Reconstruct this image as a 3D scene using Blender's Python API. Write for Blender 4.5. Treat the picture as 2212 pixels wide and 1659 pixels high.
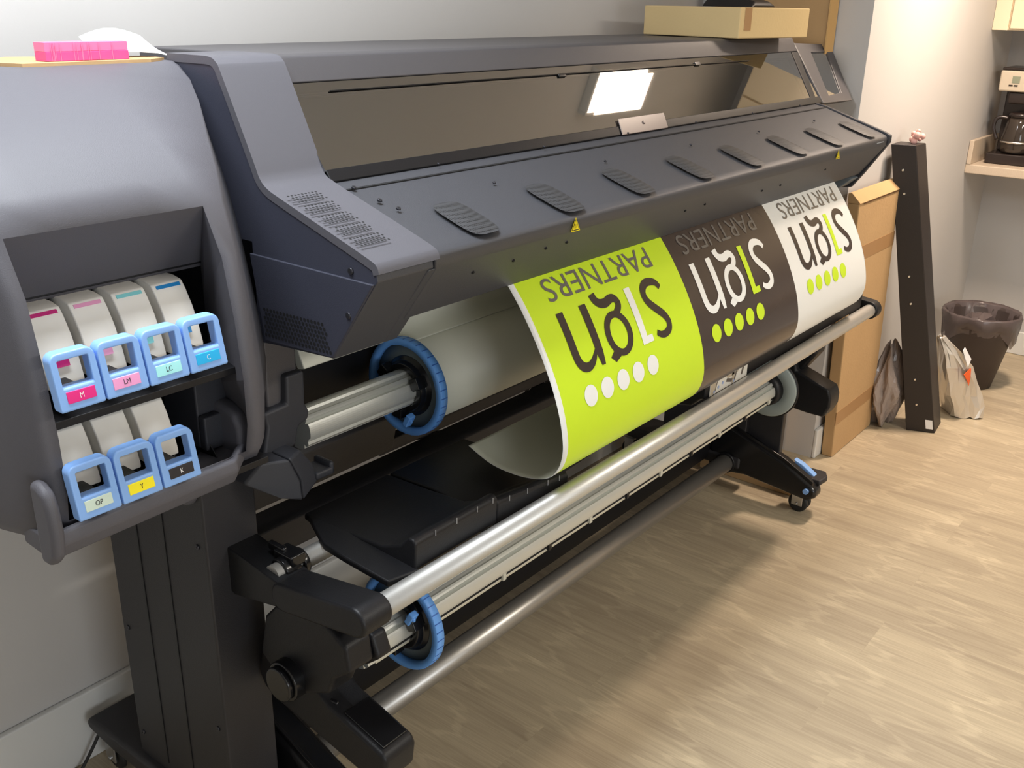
import bpy, bmesh, math, random
from mathutils import Vector, Matrix
random.seed(7)
C = bpy.context.scene.collection
for o in list(bpy.data.objects): bpy.data.objects.remove(o)
sc = bpy.context.scene

# ------------------------------------------------------------------ camera
cd = bpy.data.cameras.new('camera'); cam = bpy.data.objects.new('camera', cd); C.objects.link(cam)
def _cam():
    P = (1106, 829.5); f = 2125.0
    vx = Vector((2925-P[0], 35-P[1], f)).normalized()
    vz = -Vector((1000-P[0], 6300-P[1], f)).normalized()
    vz = (vz - vx*vx.dot(vz)).normalized()
    vy = vz.cross(vx)
    r = Matrix((vx, vy, vz))                       # world = r @ camera axes (x right, y down, z forward)
    m = Matrix((r @ Vector((1,0,0)), r @ Vector((0,-1,0)), r @ Vector((0,0,-1)))).transposed()
    return m.to_4x4()
cam.matrix_world = Matrix.Translation((0,0,1.52)) @ _cam()
cd.sensor_width = 36; cd.lens = 2125/2212*36; cd.clip_start = 0.05
sc.camera = cam

# ------------------------------------------------------------------ light
sc.view_settings.view_transform = 'Standard'; sc.view_settings.look = 'None'
sc.view_settings.exposure = 0.0; sc.view_settings.gamma = 1; sc.view_settings.use_curve_mapping = False
w = bpy.data.worlds.new('world'); sc.world = w; w.use_nodes = True
w.node_tree.nodes['Background'].inputs[0].default_value = (0.75,0.82,0.95,1)
w.node_tree.nodes['Background'].inputs[1].default_value = 0.25
def area(name, loc, size, power, col, rot=(0,0,0), sy=None, spread=None):
    l = bpy.data.lights.new(name, 'AREA'); l.energy = power; l.color = col
    l.shape = 'RECTANGLE'; l.size = size; l.size_y = sy or size
    if spread: l.spread = spread
    o = bpy.data.objects.new(name, l); C.objects.link(o); o.location = loc; o.rotation_euler = rot
    return o
WARM = (1.0,0.80,0.64); COOL = (0.90,0.95,1.0)
area('warm_ceiling_lamp', (3.69,0.695,2.33), 0.36, 30, WARM, sy=0.16, spread=2.3)
area('cool_ceiling_lamp', (0.60,1.10,2.33), 1.1, 33, COOL, sy=0.3)
area('added_front_fill', (2.2,-1.5,2.33), 1.2, 52, (1.0,0.93,0.82), sy=0.3)  # added unseen lamp behind the camera, fills the printer front
area('added_roll_fill', (-0.5,-2.9,1.2), 1.6, 31, (0.92,0.96,1.0), rot=(math.pi/2,0,0), sy=1.1)  # added light behind the camera to brighten the feed roll

# ------------------------------------------------------------------ materials
def s2l(c):
    c = c/255; return c/12.92 if c <= .04045 else ((c+.055)/1.055)**2.4
def rgb(r,g,b): return (s2l(r),s2l(g),s2l(b),1)
MATS = {}
def mat(name, col, rough=.5, metal=0, bump=0, bscale=400, var=0, vscale=8, spec=.5, coat=0, sheen=0, emit=None, es=0, trans=0, alpha=1, aniso=0):
    if name in MATS: return MATS[name]
    m = bpy.data.materials.new(name); m.use_nodes = True; nt = m.node_tree; b = nt.nodes['Principled BSDF']
    b.inputs['Base Color'].default_value = col; b.inputs['Roughness'].default_value = rough
    b.inputs['Metallic'].default_value = metal; b.inputs['Specular IOR Level'].default_value = spec
    b.inputs['Coat Weight'].default_value = coat; b.inputs['Transmission Weight'].default_value = trans
    b.inputs['Alpha'].default_value = alpha
    if emit: b.inputs['Emission Color'].default_value = emit; b.inputs['Emission Strength'].default_value = es
    tc = nt.nodes.new('ShaderNodeTexCoord')
    if var:
        n = nt.nodes.new('ShaderNodeTexNoise'); n.inputs['Scale'].default_value = vscale; n.inputs['Detail'].default_value = 4
        nt.links.new(tc.outputs['Object'], n.inputs['Vector'])
        mx = nt.nodes.new('ShaderNodeMix'); mx.data_type = 'RGBA'
        mx.inputs['A'].default_value = tuple(c*(1-var) for c in col[:3])+(1,)
        mx.inputs['B'].default_value = tuple(min(1,c*(1+var)) for c in col[:3])+(1,)
        nt.links.new(n.outputs['Fac'], mx.inputs['Factor']); nt.links.new(mx.outputs['Result'], b.inputs['Base Color'])
    if bump:
        n2 = nt.nodes.new('ShaderNodeTexNoise'); n2.inputs['Scale'].default_value = bscale; n2.inputs['Detail'].default_value = 2
        nt.links.new(tc.outputs['Object'], n2.inputs['Vector'])
        bp = nt.nodes.new('ShaderNodeBump'); bp.inputs['Strength'].default_value = bump; bp.inputs['Distance'].default_value = .001
        nt.links.new(n2.outputs['Fac'], bp.inputs['Height']); nt.links.new(bp.outputs['Normal'], b.inputs['Normal'])
    MATS[name] = m; return m
M_wall = mat('painted_wall', (0.53,0.515,0.50,1), .8, bump=.15, bscale=250, var=.02, vscale=3)
M_ceil = mat('ceiling_paint', (0.72,0.73,0.75,1), .9, bump=.2, bscale=120)
M_trimw = mat('white_trim', (0.70,0.70,0.68,1), .45)
M_grey = mat('grey_plastic', rgb(88,87,93), .55, bump=.25, bscale=900, spec=.4)
M_grey2 = mat('cover_grey_plastic', rgb(76,74,77), .42, bump=.3, bscale=900)
M_dgrey = mat('dark_grey_plastic', rgb(68,69,74), .45, bump=.35, bscale=900, var=.04, vscale=40)
M_char = mat('charcoal_plastic', rgb(50,51,57), .5, bump=.3, bscale=900)
M_navy = mat('navy_grey_plastic', rgb(58,60,73), .5, bump=.3, bscale=900)  # charcoal-navy colour of the arm side and side panel
M_black = mat('black_plastic', rgb(22,22,25), .45, bump=.3, bscale=700, spec=.35)
M_gloss = mat('gloss_black_plastic', rgb(22,22,24), .22)
M_bmetal = mat('black_painted_steel', rgb(40,39,42), .5, bump=.4, bscale=700, var=.05, vscale=30)
M_hole = mat('hole_dark', rgb(14,14,17), .8)
M_alu = mat('brushed_aluminium', (0.64,0.63,0.60,1), .42, metal=.75, bump=.08, bscale=300)
M_aluc = mat('clear_aluminium', (0.66,0.67,0.63,1), .42, metal=.55)
M_tubeg = mat('satin_grey_tube', (0.44,0.42,0.39,1), .35, metal=.75)
M_blue = mat('blue_plastic', rgb(135,178,238), .33, spec=.5)
M_blued = mat('flange_blue', rgb(105,165,240), .45, var=.05, vscale=60)
M_blued2 = mat('flange_groove_blue', rgb(50,98,178), .5)
M_wlab = mat('cartridge_white', rgb(234,232,226), .45, var=.02)
M_vinyl_w = mat('white_vinyl', (0.82,0.83,0.81,1), .35, spec=.35)
M_vinyl_back = mat('vinyl_backing', rgb(206,206,186), .5)
M_lime = mat('lime_print', (0.60,0.82,0.028,1), .33, spec=.3)
M_dark = mat('dark_print', rgb(66,56,52), .22, spec=.5)
M_dark2 = mat('dark_letter', rgb(58,48,44), .3)
M_gtext = mat('grey_letter', rgb(108,104,100), .3)
M_wtext = mat('white_letter', (0.86,0.87,0.85,1), .33)
M_roll = mat('roll_vinyl', rgb(232,230,212), .38, spec=.35)
M_card = mat('cardboard', rgb(184,150,106), .85, bump=.5, bscale=120, var=.07, vscale=9)
M_cardp = mat('pale_cardboard', rgb(208,182,132), .85, bump=.4, bscale=120, var=.04, vscale=9)
M_carde = mat('cardboard_edge', rgb(120,86,54), .9)
M_tape = mat('kraft_tape', rgb(166,128,86), .5)
M_yel = mat('warning_yellow', rgb(240,220,20), .4)
M_ybl = mat('warning_black', rgb(25,25,20), .5)
M_pink = mat('pink_foam', (0.95,0.07,0.25,1), .5, var=.12, vscale=60)
M_pinkl = mat('light_pink_foam', (0.95,0.17,0.35,1), .5)
M_paper = mat('white_paper', (0.85,0.86,0.87,1), .6)
M_panel = mat('dark_espresso_board', rgb(34,28,27), .45, bump=.2, bscale=200)
M_screw = mat('screw_metal', (0.75,0.73,0.7,1), .25, metal=1)
M_screwd = mat('dark_screw', rgb(70,70,76), .35, metal=.7)
M_foil = mat('silver_foil', (0.68,0.64,0.58,1), .3, metal=.6, bump=.6, bscale=30)
M_orange = mat('orange_sticker', rgb(235,95,30), .5)
M_bag = mat('clear_plastic_bag', rgb(150,135,125), .2, trans=.3, alpha=.75, bump=1, bscale=25)
M_bin = mat('dark_brown_bin', rgb(60,50,48), .5)
M_liner = mat('grey_bin_liner', rgb(96,86,86), .25, bump=1, bscale=40, alpha=.88)
M_counter = mat('speckled_laminate', rgb(196,180,160), .45, var=.12, vscale=250)
M_cab = mat('cream_cabinet', rgb(238,222,192), .4)
M_coffw = mat('cream_appliance', rgb(205,192,172), .35)
M_coffb = mat('brown_black_appliance', rgb(42,34,32), .25)
M_glassd = mat('carafe_glass', rgb(90,80,72), .08, trans=.6)
M_lcd = mat('lcd_grey', rgb(140,145,125), .3)
M_tagp = mat('pink_tag', rgb(216,168,160), .4)
M_rubber = mat('caster_rubber', rgb(30,30,30), .6)
M_emit = mat('lamp_diffuser', (1,1,1,1), .5, emit=(1.0,0.84,0.68,1), es=14)
M_emitc = mat('cool_lamp_diffuser', (1,1,1,1), .5, emit=(0.9,0.95,1,1), es=6)

def glass_mat():
    m = bpy.data.materials.new('smoked_window_acrylic'); m.use_nodes = True; nt = m.node_tree
    for n in list(nt.nodes): nt.nodes.remove(n)
    o = nt.nodes.new('ShaderNodeOutputMaterial'); mx = nt.nodes.new('ShaderNodeMixShader')
    t = nt.nodes.new('ShaderNodeBsdfTransparent'); t.inputs[0].default_value = (0.74,0.75,0.76,1)
    g = nt.nodes.new('ShaderNodeBsdfGlossy'); g.inputs['Roughness'].default_value = .02; g.inputs['Color'].default_value = (1,1,1,1)
    fr = nt.nodes.new('ShaderNodeFresnel'); fr.inputs['IOR'].default_value = 3.0
    ml = nt.nodes.new('ShaderNodeMath'); ml.operation = 'MULTIPLY'; ml.inputs[1].default_value = 1.45; ml.use_clamp = True; nt.links.new(fr.outputs[0], ml.inputs[0]); nt.links.new(ml.outputs[0], mx.inputs[0]); nt.links.new(t.outputs[0], mx.inputs[1]); nt.links.new(g.outputs[0], mx.inputs[2])
    nt.links.new(mx.outputs[0], o.inputs[0]); return m
M_win = glass_mat()

def floor_mat():
    m = bpy.data.materials.new('pale_wood_vinyl'); m.use_nodes = True; nt = m.node_tree; b = nt.nodes['Principled BSDF']
    L = nt.links.new; N = nt.nodes.new
    tc = N('ShaderNodeTexCoord')
    mp = N('ShaderNodeMapping'); mp.inputs['Rotation'].default_value = (0,0,math.pi/2); L(tc.outputs['Object'], mp.inputs['Vector'])
    br = N('ShaderNodeTexBrick'); br.offset = .37; br.offset_frequency = 2
    br.inputs['Scale'].default_value = 1; br.inputs['Brick Width'].default_value = 1.22; br.inputs['Row Height'].default_value = .18
    br.inputs['Mortar Size'].default_value = .0007; br.inputs['Mortar Smooth'].default_value = .3
    br.inputs['Color1'].default_value = (.2,.2,.2,1); br.inputs['Color2'].default_value = (.8,.8,.8,1); br.inputs['Mortar'].default_value = (.35,.35,.35,1)
    L(mp.outputs[0], br.inputs['Vector'])
    # per-plank offset of the grain
    sep = N('ShaderNodeSeparateXYZ'); L(tc.outputs['Object'], sep.inputs[0])
    mul = N('ShaderNodeMath'); mul.operation = 'MULTIPLY'; mul.inputs[1].default_value = 7.3; L(br.outputs['Color'], mul.inputs[0])
    add = N('ShaderNodeMath'); add.operation = 'ADD'; L(sep.outputs['Y'], add.inputs[0]); L(mul.outputs[0], add.inputs[1])
    cmb = N('ShaderNodeCombineXYZ'); L(sep.outputs['X'], cmb.inputs['X']); L(add.outputs[0], cmb.inputs['Y']); L(mul.outputs[0], cmb.inputs['Z'])
    m2 = N('ShaderNodeMapping'); m2.inputs['Scale'].default_value = (9,1.0,1); L(cmb.outputs[0], m2.inputs['Vector'])
    n1 = N('ShaderNodeTexNoise'); n1.inputs['Scale'].default_value = 1; n1.inputs['Detail'].default_value = 6; n1.inputs['Roughness'].default_value = .62; n1.inputs['Distortion'].default_value = .9
    L(m2.outputs[0], n1.inputs['Vector'])
    m3 = N('ShaderNodeMapping'); m3.inputs['Scale'].default_value = (95,2.6,1); L(cmb.outputs[0], m3.inputs['Vector'])
    n2 = N('ShaderNodeTexNoise'); n2.inputs['Scale'].default_value = 1; n2.inputs['Detail'].default_value = 5; n2.inputs['Roughness'].default_value = .7; n2.inputs['Distortion'].default_value = 1.5
    L(m3.outputs[0], n2.inputs['Vector'])
    r1 = N('ShaderNodeValToRGB'); e = r1.color_ramp.elements
    e[0].position = .33; e[0].color = rgb(164,150,128); e[1].position = .66; e[1].color = rgb(188,174,148)
    L(n1.outputs['Fac'], r1.inputs[0])
    r2 = N('ShaderNodeValToRGB'); e = r2.color_ramp.elements
    e[0].position = .40; e[0].color = (.88,.87,.86,1); e[1].position = .60; e[1].color = (1.03,1.03,1.03,1)
    L(n2.outputs['Fac'], r2.inputs[0])
    mm = N('ShaderNodeMix'); mm.data_type = 'RGBA'; mm.blend_type = 'MULTIPLY'; mm.inputs['Factor'].default_value = 1
    L(r1.outputs[0], mm.inputs['A']); L(r2.outputs[0], mm.inputs['B'])
    # cathedral ring marks
    wv = N('ShaderNodeTexWave'); wv.wave_type = 'RINGS'; wv.inputs['Scale'].default_value = 1.3; wv.inputs['Distortion'].default_value = 7; wv.inputs['Detail'].default_value = 3; wv.inputs['Detail Scale'].default_value = 1.2
    m4 = N('ShaderNodeMapping'); m4.inputs['Scale'].default_value = (9,1.1,1); L(cmb.outputs[0], m4.inputs['Vector']); L(m4.outputs[0], wv.inputs['Vector'])
    r3 = N('ShaderNodeValToRGB'); e = r3.color_ramp.elements
    e[0].position = .0; e[0].color = (1.0,1.0,1.0,1); e[1].position = .93; e[1].color = (1,1,1,1)
    k = r3.color_ramp.elements.new(.985); k.color = (1.16,1.17,1.17,1)
    L(wv.outputs['Fac'], r3.inputs[0])
    m5 = N('ShaderNodeMix'); m5.data_type = 'RGBA'; m5.blend_type = 'MULTIPLY'; m5.inputs['Factor'].default_value = .8
    L(mm.outputs['Result'], m5.inputs['A']); L(r3.outputs[0], m5.inputs['B'])
    r4 = N('ShaderNodeValToRGB'); e = r4.color_ramp.elements
    e[0].position = .2; e[0].color = (.96,.955,.95,1); e[1].position = .8; e[1].color = (1.03,1.03,1.025,1)
    L(br.outputs['Color'], r4.inputs[0])
    m6 = N('ShaderNodeMix'); m6.data_type = 'RGBA'; m6.blend_type = 'MULTIPLY'; m6.inputs['Factor'].default_value = 1
    L(m5.outputs['Result'], m6.inputs['A']); L(r4.outputs[0], m6.inputs['B'])
    L(m6.outputs['Result'], b.inputs['Base Color'])
    b.inputs['Roughness'].default_value = .42; b.inputs['Specular IOR Level'].default_value = .35
    bp = N('ShaderNodeBump'); bp.inputs['Strength'].default_value = .12; bp.inputs['Distance'].default_value = .001
    L(n2.outputs['Fac'], bp.inputs['Height']); L(bp.outputs[0], b.inputs['Normal'])
    return m
M_floor = floor_mat()

# ------------------------------------------------------------------ mesh helpers
def nb(): return bmesh.new()
def box(bm, x0,x1,y0,y1,z0,z1, mi=0, m=None):
    vs = [bm.verts.new((x,y,z)) for x in (x0,x1) for y in (y0,y1) for z in (z0,z1)]
    fs = []
    for i in ((0,1,3,2),(4,6,7,5),(0,4,5,1),(2,3,7,6),(0,2,6,4),(1,5,7,3)):
        f = bm.faces.new([vs[k] for k in i]); f.material_index = mi; fs.append(f)
    if m is not None:
        for v in vs: v.co = m @ v.co
    return vs
def prism(bm, prof, x0, x1, mi=0, capmi=None):
    """closed (y,z) profile run along X"""
    n = len(prof); a = [bm.verts.new((x0,p[0],p[1])) for p in prof]; b = [bm.verts.new((x1,p[0],p[1])) for p in prof]
    for i in range(n):
        j = (i+1)%n; f = bm.faces.new((a[i],a[j],b[j],b[i])); f.material_index = mi
    c = mi if capmi is None else capmi
    f = bm.faces.new(a); f.material_index = c
    f = bm.faces.new(b[::-1]); f.material_index = c
def prismd(bm, pts, d, mi=0):
    """closed 3d polygon pushed by vector d"""
    a = [bm.verts.new(p) for p in pts]; b = [bm.verts.new(Vector(p)+Vector(d)) for p in pts]; n = len(pts)
    for i in range(n):
        j = (i+1)%n; bm.faces.new((a[i],a[j],b[j],b[i])).material_index = mi
    bm.faces.new(a[::-1]).material_index = mi; bm.faces.new(b).material_index = mi
def frame(d):
    d = Vector(d).normalized(); u = d.orthogonal().normalized(); return d, u, d.cross(u)
def cyl(bm, p0, p1, r, r1=None, seg=24, mi=0, cap=True):
    p0 = Vector(p0); p1 = Vector(p1); r1 = r if r1 is None else r1; d,u,v = frame(p1-p0)
    A = []; B = []
    for k in range(seg):
        t = 2*math.pi*k/seg; q = u*math.cos(t)+v*math.sin(t); A.append(bm.verts.new(p0+q*r)); B.append(bm.verts.new(p1+q*r1))
    for k in range(seg):
        j = (k+1)%seg; f = bm.faces.new((A[k],A[j],B[j],B[k])); f.smooth = True; f.material_index = mi
    if cap: bm.faces.new(A[::-1]).material_index = mi; bm.faces.new(B).material_index = mi
def tube(bm, pts, r, seg=10, mi=0):
    pts = [Vector(p) for p in pts]; rings = []
    u = None
    for i,p in enumerate(pts):
        t = (pts[min(i+1,len(pts)-1)]-pts[max(i-1,0)]).normalized()
        if u is None: u = t.orthogonal().normalized()
        else: u = (u - t*u.dot(t)).normalized()
        v = t.cross(u); rr = r[i] if isinstance(r,(list,tuple)) else r
        rings.append([bm.verts.new(p+(u*math.cos(2*math.pi*k/seg)+v*math.sin(2*math.pi*k/seg))*rr) for k in range(seg)])
    for a,b in zip(rings, rings[1:]):
        for k in range(seg):
            j = (k+1)%seg; f = bm.faces.new((a[k],a[j],b[j],b[k])); f.smooth = True; f.material_index = mi
    bm.faces.new(rings[0][::-1]).material_index = mi; bm.faces.new(rings[-1]).material_index = mi
def lathe(bm, origin, axis, prof, seg=48, mi=0, close=True):
    """prof = [(along, radius)], ring of faces between rows"""
    o = Vector(origin); d,u,v = frame(axis); rows = []
    for a,r in prof:
        rows.append([bm.verts.new(o+d*a+(u*math.cos(2*math.pi*k/seg)+v*math.sin(2*math.pi*k/seg))*r) for k in range(seg)])
    n = len(rows)
    for i in range(n if close else n-1):
        a = rows[i]; b = rows[(i+1)%n]
        for k in range(seg):
            j = (k+1)%seg; f = bm.faces.new((a[k],a[j],b[j],b[k])); f.material_index = mi; f.smooth = True
def disc(bm, c, n, r, seg=10, mi=0):
    d,u,v = frame(n); c = Vector(c)
    f = bm.faces.new([bm.verts.new(c+(u*math.cos(2*math.pi*k/seg)+v*math.sin(2*math.pi*k/seg))*r) for k in range(seg)]); f.material_index = mi
def spline(P, n=8):
    P = [Vector(p) for p in P]; out = []
    for i in range(len(P)-1):
        p0=P[max(i-1,0)];p1=P[i];p2=P[i+1];p3=P[min(i+2,len(P)-1)]
        for k in range(n):
            t=k/n; out.append(.5*((2*p1)+(p2-p0)*t+(2*p0-5*p1+4*p2-p3)*t*t+(3*p1-p0-3*p2+p3)*t**3))
    out.append(P[-1]); return out
ORG = {}
def obj(name, bm, mats, parent=None, bev=0, seg=2, smooth=False, angle=35):
    me = bpy.data.meshes.new(name)
    off = ORG.get(parent.name, Vector()) if parent else Vector()
    bmesh.ops.recalc_face_normals(bm, faces=bm.faces)
    if smooth:
        for f in bm.faces: f.smooth = True
    if parent is None:                      # put the origin at the base of the thing
        if bm.verts:
            xs=[v.co.x for v in bm.verts]; ys=[v.co.y for v in bm.verts]; zs=[v.co.z for v in bm.verts]
            off = Vector(((min(xs)+max(xs))/2,(min(ys)+max(ys))/2,min(zs)))
    for v in bm.verts: v.co -= off
    bm.to_mesh(me); bm.free()
    for m in (mats if isinstance(mats,(list,tuple)) else [mats]): me.materials.append(m)
    o = bpy.data.objects.new(name, me); C.objects.link(o)
    ORG[o.name] = off
    if parent: o.parent = parent
    else: o.location = off
    if bev:
        md = o.modifiers.new('bevel','BEVEL'); md.width = bev; md.segments = seg; md.limit_method = 'ANGLE'; md.angle_limit = math.radians(angle)
        md.harden_normals = False
        for p in me.polygons: p.use_smooth = True
        wn = o.modifiers.new('wn','WEIGHTED_NORMAL'); wn.keep_sharp = True
    return o
def tag(o, label, cat, group=None):
    o['label'] = label; o['category'] = cat
    if group: o['group'] = group
    return o
def thing(name, label, cat, loc, group=None):
    o = bpy.data.objects.new(name, None); o.empty_display_size = .05; C.objects.link(o); o.location = loc
    ORG[o.name] = Vector(loc); return tag(o, label, cat, group)
def struct(name, bm, m, parent=None, bev=0):
    o = obj(name, bm, m, parent, bev=bev); o['kind'] = 'structure'; return o
def B(name, parent, m, *boxes, bev=0, **k):
    bm = nb()
    for b in boxes: box(bm, *b)
    return obj(name, bm, m, parent, bev=bev, **k)

# ------------------------------------------------------------------ room
XL,XR,YB,YP,YF,ZC,XP = -2.4,4.95,1.734,1.15,-3.0,2.4,3.2
bm = nb(); box(bm, XL-.1,XR+.1,YF-.1,YB+.1,-.05,0); struct('floor', bm, M_floor)
bm = nb(); box(bm, XL-.1,XR+.1,YF-.1,YB+.1,ZC,ZC+.05); struct('ceiling', bm, M_ceil)
bm = nb(); box(bm, XL-.1,XP,YB,YB+.1,0,ZC); struct('wall_back', bm, M_wall)
bm = nb(); box(bm, XP,XR+.1,YP,YB+.1,0,ZC); struct('wall_back_right', bm, M_wall)
bm = nb(); box(bm, XR,XR+.1,YF,YP,0,ZC); struct('wall_right', bm, M_wall)
bm = nb(); box(bm, XL-.1,XL,YF,YB,0,ZC); struct('wall_left', bm, M_wall)
bm = nb(); box(bm, XL-.1,XR+.1,YF-.1,YF,0,ZC); struct('wall_front', bm, M_wall)
def baseboard(name, x0,x1,y0,y1,h):
    bm = nb(); box(bm,x0,x1,y0,y1,0,h); struct(name, bm, M_trimw, bev=.004)
baseboard('baseboard_back', XL,XP,YB-.016,YB,.165)
baseboard('baseboard_back_right', XP,XR,YP-.014,YP,.11)
baseboard('baseboard_right', XR-.014,XR,YF,YP-.014,.11)

bm = nb(); box(bm, -1.3,.3,YF,YF+.02,.6,1.8); struct('fill_window_1', bm, mat('added_fill_pane', (.8,.9,1,1), .2, emit=(.85,.93,1,1), es=1.5))  # glowing pane added for the roll fill, out of view
bm = nb(); box(bm,-1.36,-1.3,YF,YF+.04,.54,1.86); box(bm,.3,.36,YF,YF+.04,.54,1.86); box(bm,-1.3,.3,YF,YF+.04,.54,.6); box(bm,-1.3,.3,YF,YF+.04,1.8,1.86); box(bm,-.52,-.48,YF+.02,YF+.035,.6,1.8); struct('trim_1', bm, M_trimw)  # frame around the added pane
# ceiling lights (the warm one mirrored in the printer window)
def ceiling_light(loc, sx, sy, m, label):
    x,y,z = loc; t = thing('ceiling_light', label, 'light', loc)
    bm = nb(); box(bm, x-sx/2-.015,x+sx/2+.015,y-sy/2-.015,y-sy/2,z-.04,z); box(bm, x-sx/2-.015,x+sx/2+.015,y+sy/2,y+sy/2+.015,z-.04,z)
    box(bm, x-sx/2-.015,x-sx/2,y-sy/2,y+sy/2,z-.04,z); box(bm, x+sx/2,x+sx/2+.015,y-sy/2,y+sy/2,z-.04,z); obj('frame', bm, M_trimw, t, bev=.003)
    B('diffuser', t, m, (x-sx/2,x+sx/2,y-sy/2,y+sy/2,z-.045,z-.005), bev=.01)
ceiling_light((3.69,.695,2.4), .37,.17, M_emit, 'small warm glowing rectangular ceiling light mirrored in the printer window')
ceiling_light((.60,1.10,2.4), 1.2,.3, M_emitc, 'long cool ceiling light above the ink cabinet end of the printer')
ceiling_light((2.0,-1.7,2.4), 1.2,.3, M_emitc, 'unseen long ceiling light added over the middle of the room as front fill')  # added fixture for the front fill lamp, out of view

# ------------------------------------------------------------------ printer
PR = thing('wide_format_printer', 'grey and black wide format inkjet printer on a black wheeled stand', 'printer', (1.65,1.4,0))

# --- ink cabinet shell (lofted)
def sm(t): t = max(0,min(1,t)); return t*t*(3-2*t)
PC = [(1.56,1.30),(1.56,1.415),(1.55,1.426),(1.364,1.426),(1.345,1.4215),(1.29,1.405),(1.225,1.380),(1.165,1.348),(1.11,1.308),(1.075,1.272),(1.045,1.21),(1.03,1.13),(1.022,1.05),(1.022,.985),(1.03,.945),(1.045,.922),(1.07,.908),(1.12,.9),(1.56,.88)]
PRt= [(1.56,1.30),(1.56,1.415),(1.55,1.427),(1.378,1.427),(1.362,1.421),(1.347,1.41),(1.322,1.365),(1.300,1.32),(1.280,1.278),(1.266,1.245),(1.245,1.18),(1.225,1.10),(1.212,1.04),(1.206,.985),(1.212,.94),(1.225,.90),(1.245,.87),(1.28,.85),(1.56,.85)]
xs = [.40,.403,.412,.425,.44,.455,.4725,.53,.6,.66,.724]
XC = [.885,.885,.885,.885,.885,.868,.835,.800,.772,.752,.745,.745,.745,.747,.75,.75,.75,.75,.75]
US = [0,.12,.25,.4,.55,.7,.85,1.0]
def mod_pt(i, r):
    c = Vector(PC[r]); q = Vector(PRt[r])
    if i < len(xs): x = xs[i]; a = 0
    else:
        u = US[i-len(xs)]; x = XC[r]+(.90-XC[r])*u; a = .75*u+.25*sm(u)
    p = c.lerp(q, a)
    if x < .4725:
        k = (.4725-x)/.0725; back = .62*(1-math.sqrt(max(0,1-k*k)))
        if r >= 3: p = Vector((min(1.56,p.x+back*(1 if r>8 else .75)), p.y - (0.05*k*k if r<9 else 0)))
    return (x,p.x,p.y)
bm = nb(); NC = len(xs)+len(US)
grid = [[bm.verts.new(mod_pt(i,r)) for r in range(len(PC))] for i in range(NC)]
for i in range(NC-1):
    for r in range(len(PC)-1):
        if 6 <= i < 10 and 9 <= r < 14: continue
        f = bm.faces.new((grid[i][r],grid[i+1][r],grid[i+1][r+1],grid[i][r+1])); f.smooth = True
bm.faces.new([v for v in grid[0]][::-1])
bm.faces.new([v for v in grid[-1]])
# rim thickness towards the bay
BY = 1.135
def ring_in(i0, i1, r0, r1):
    front = [grid[i][r0] for i in range(i0,i1+1)] + [grid[i1][r] for r in range(r0+1,r1+1)] + [grid[i][r1] for i in range(i1-1,i0-1,-1)] + [grid[i0][r] for r in range(r1-1,r0,-1)]
    back = []
    x0,x1 = xs[i0],.724; z0,z1 = PC[r0][1],PC[r1][1]
    for v in front:
        u = (v.co.x-x0)/(x1-x0); t = (v.co.z-z1)/(z0-z1)
        back.append(bm.verts.new((.478+u*(.752-.478), BY-(.09*(1-t) if t<.2 else 0), .93+t*(1.179-.93))))
    n = len(front)
    for k in range(n):
        j = (k+1)%n; f = bm.faces.new((front[k],front[j],back[j],back[k])); f.smooth = False
ring_in(6, 10, 9, 14)
obj('ink_cabinet_shell', bm, M_grey, PR)
# black bay
bm = nb()
box(bm, .47,.76,1.22,1.24,.92,1.2); box(bm,.47,.478,1.10,1.22,.92,1.2); box(bm,.752,.76,1.10,1.22,.92,1.2); box(bm,.47,.76,1.13,1.22,1.184,1.2); box(bm,.47,.76,1.03,1.22,.915,.925)
box(bm,.47,.752,1.045,1.22,1.052,1.062)
for k in range(5):
    xx = .485+.0548*k
    for (z0,z1) in ((1.062,1.187),(.925,1.052)):
        prism(bm, [(1.22,z0),(1.22,z1),(1.14,z1),(1.085,z0+.02),(1.066,z0)], xx+.0005, xx+.003)
obj('cartridge_bay', bm, M_black, PR, bev=.001)
bm = nb()   # empty slot cover at the lower right
box(bm, .700,.750,1.10,1.18,.935,1.03); box(bm,.700,.750,1.085,1.10,.935,.985); 
obj('empty_slot_cover', bm, M_char, PR, bev=.003)
# sill and side lugs
bm = nb(); sil = [(1.012,.944),(1.009,.928),(1.020,.908),(1.05,.898),(1.10,.900),(1.10,.926),(1.035,.930),(1.022,.944)]
A_ = [bm.verts.new((.448,y,z)) for y,z in sil]; M_ = [bm.verts.new((.700,y+.008,z)) for y,z in sil]; B_ = [bm.verts.new((.745,y+.045,z+.006)) for y,z in sil]
for P_,Q_ in ((A_,M_),(M_,B_)):
    for i in range(8): bm.faces.new((P_[i],P_[(i+1)%8],Q_[(i+1)%8],Q_[i]))
bm.faces.new(A_); bm.faces.new(B_[::-1])
obj('cabinet_sill', bm, M_grey, PR, bev=.004, seg=3)
bm = nb(); prism(bm, [(1.026,1.006),(1.010,.998),(1.003,.978),(1.001,.945),(1.006,.915),(1.022,.900),(1.042,.900),(1.042,1.006)], .438, .4545); obj('cabinet_corner_guard', bm, M_grey, PR, bev=.008, seg=4)
bm = nb(); prism(bm, [(1.085,.998),(1.058,.990),(1.048,.970),(1.047,.935),(1.058,.912),(1.085,.902),(1.15,.902),(1.15,.998)], .727, .752); obj('cabinet_corner_guard', bm, M_grey, PR, bev=.008, seg=4)
bm = nb(); prism(bm, [(1.235,.87),(1.215,.80),(1.235,.775),(1.5,.775),(1.5,.87)], .745, .93); obj('lower_cover', bm, M_grey, PR, bev=.012, seg=3)
B('cabinet_side_wall', PR, M_grey2, (.90,.965,1.212,1.66,.86,1.18), bev=.006)

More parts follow.
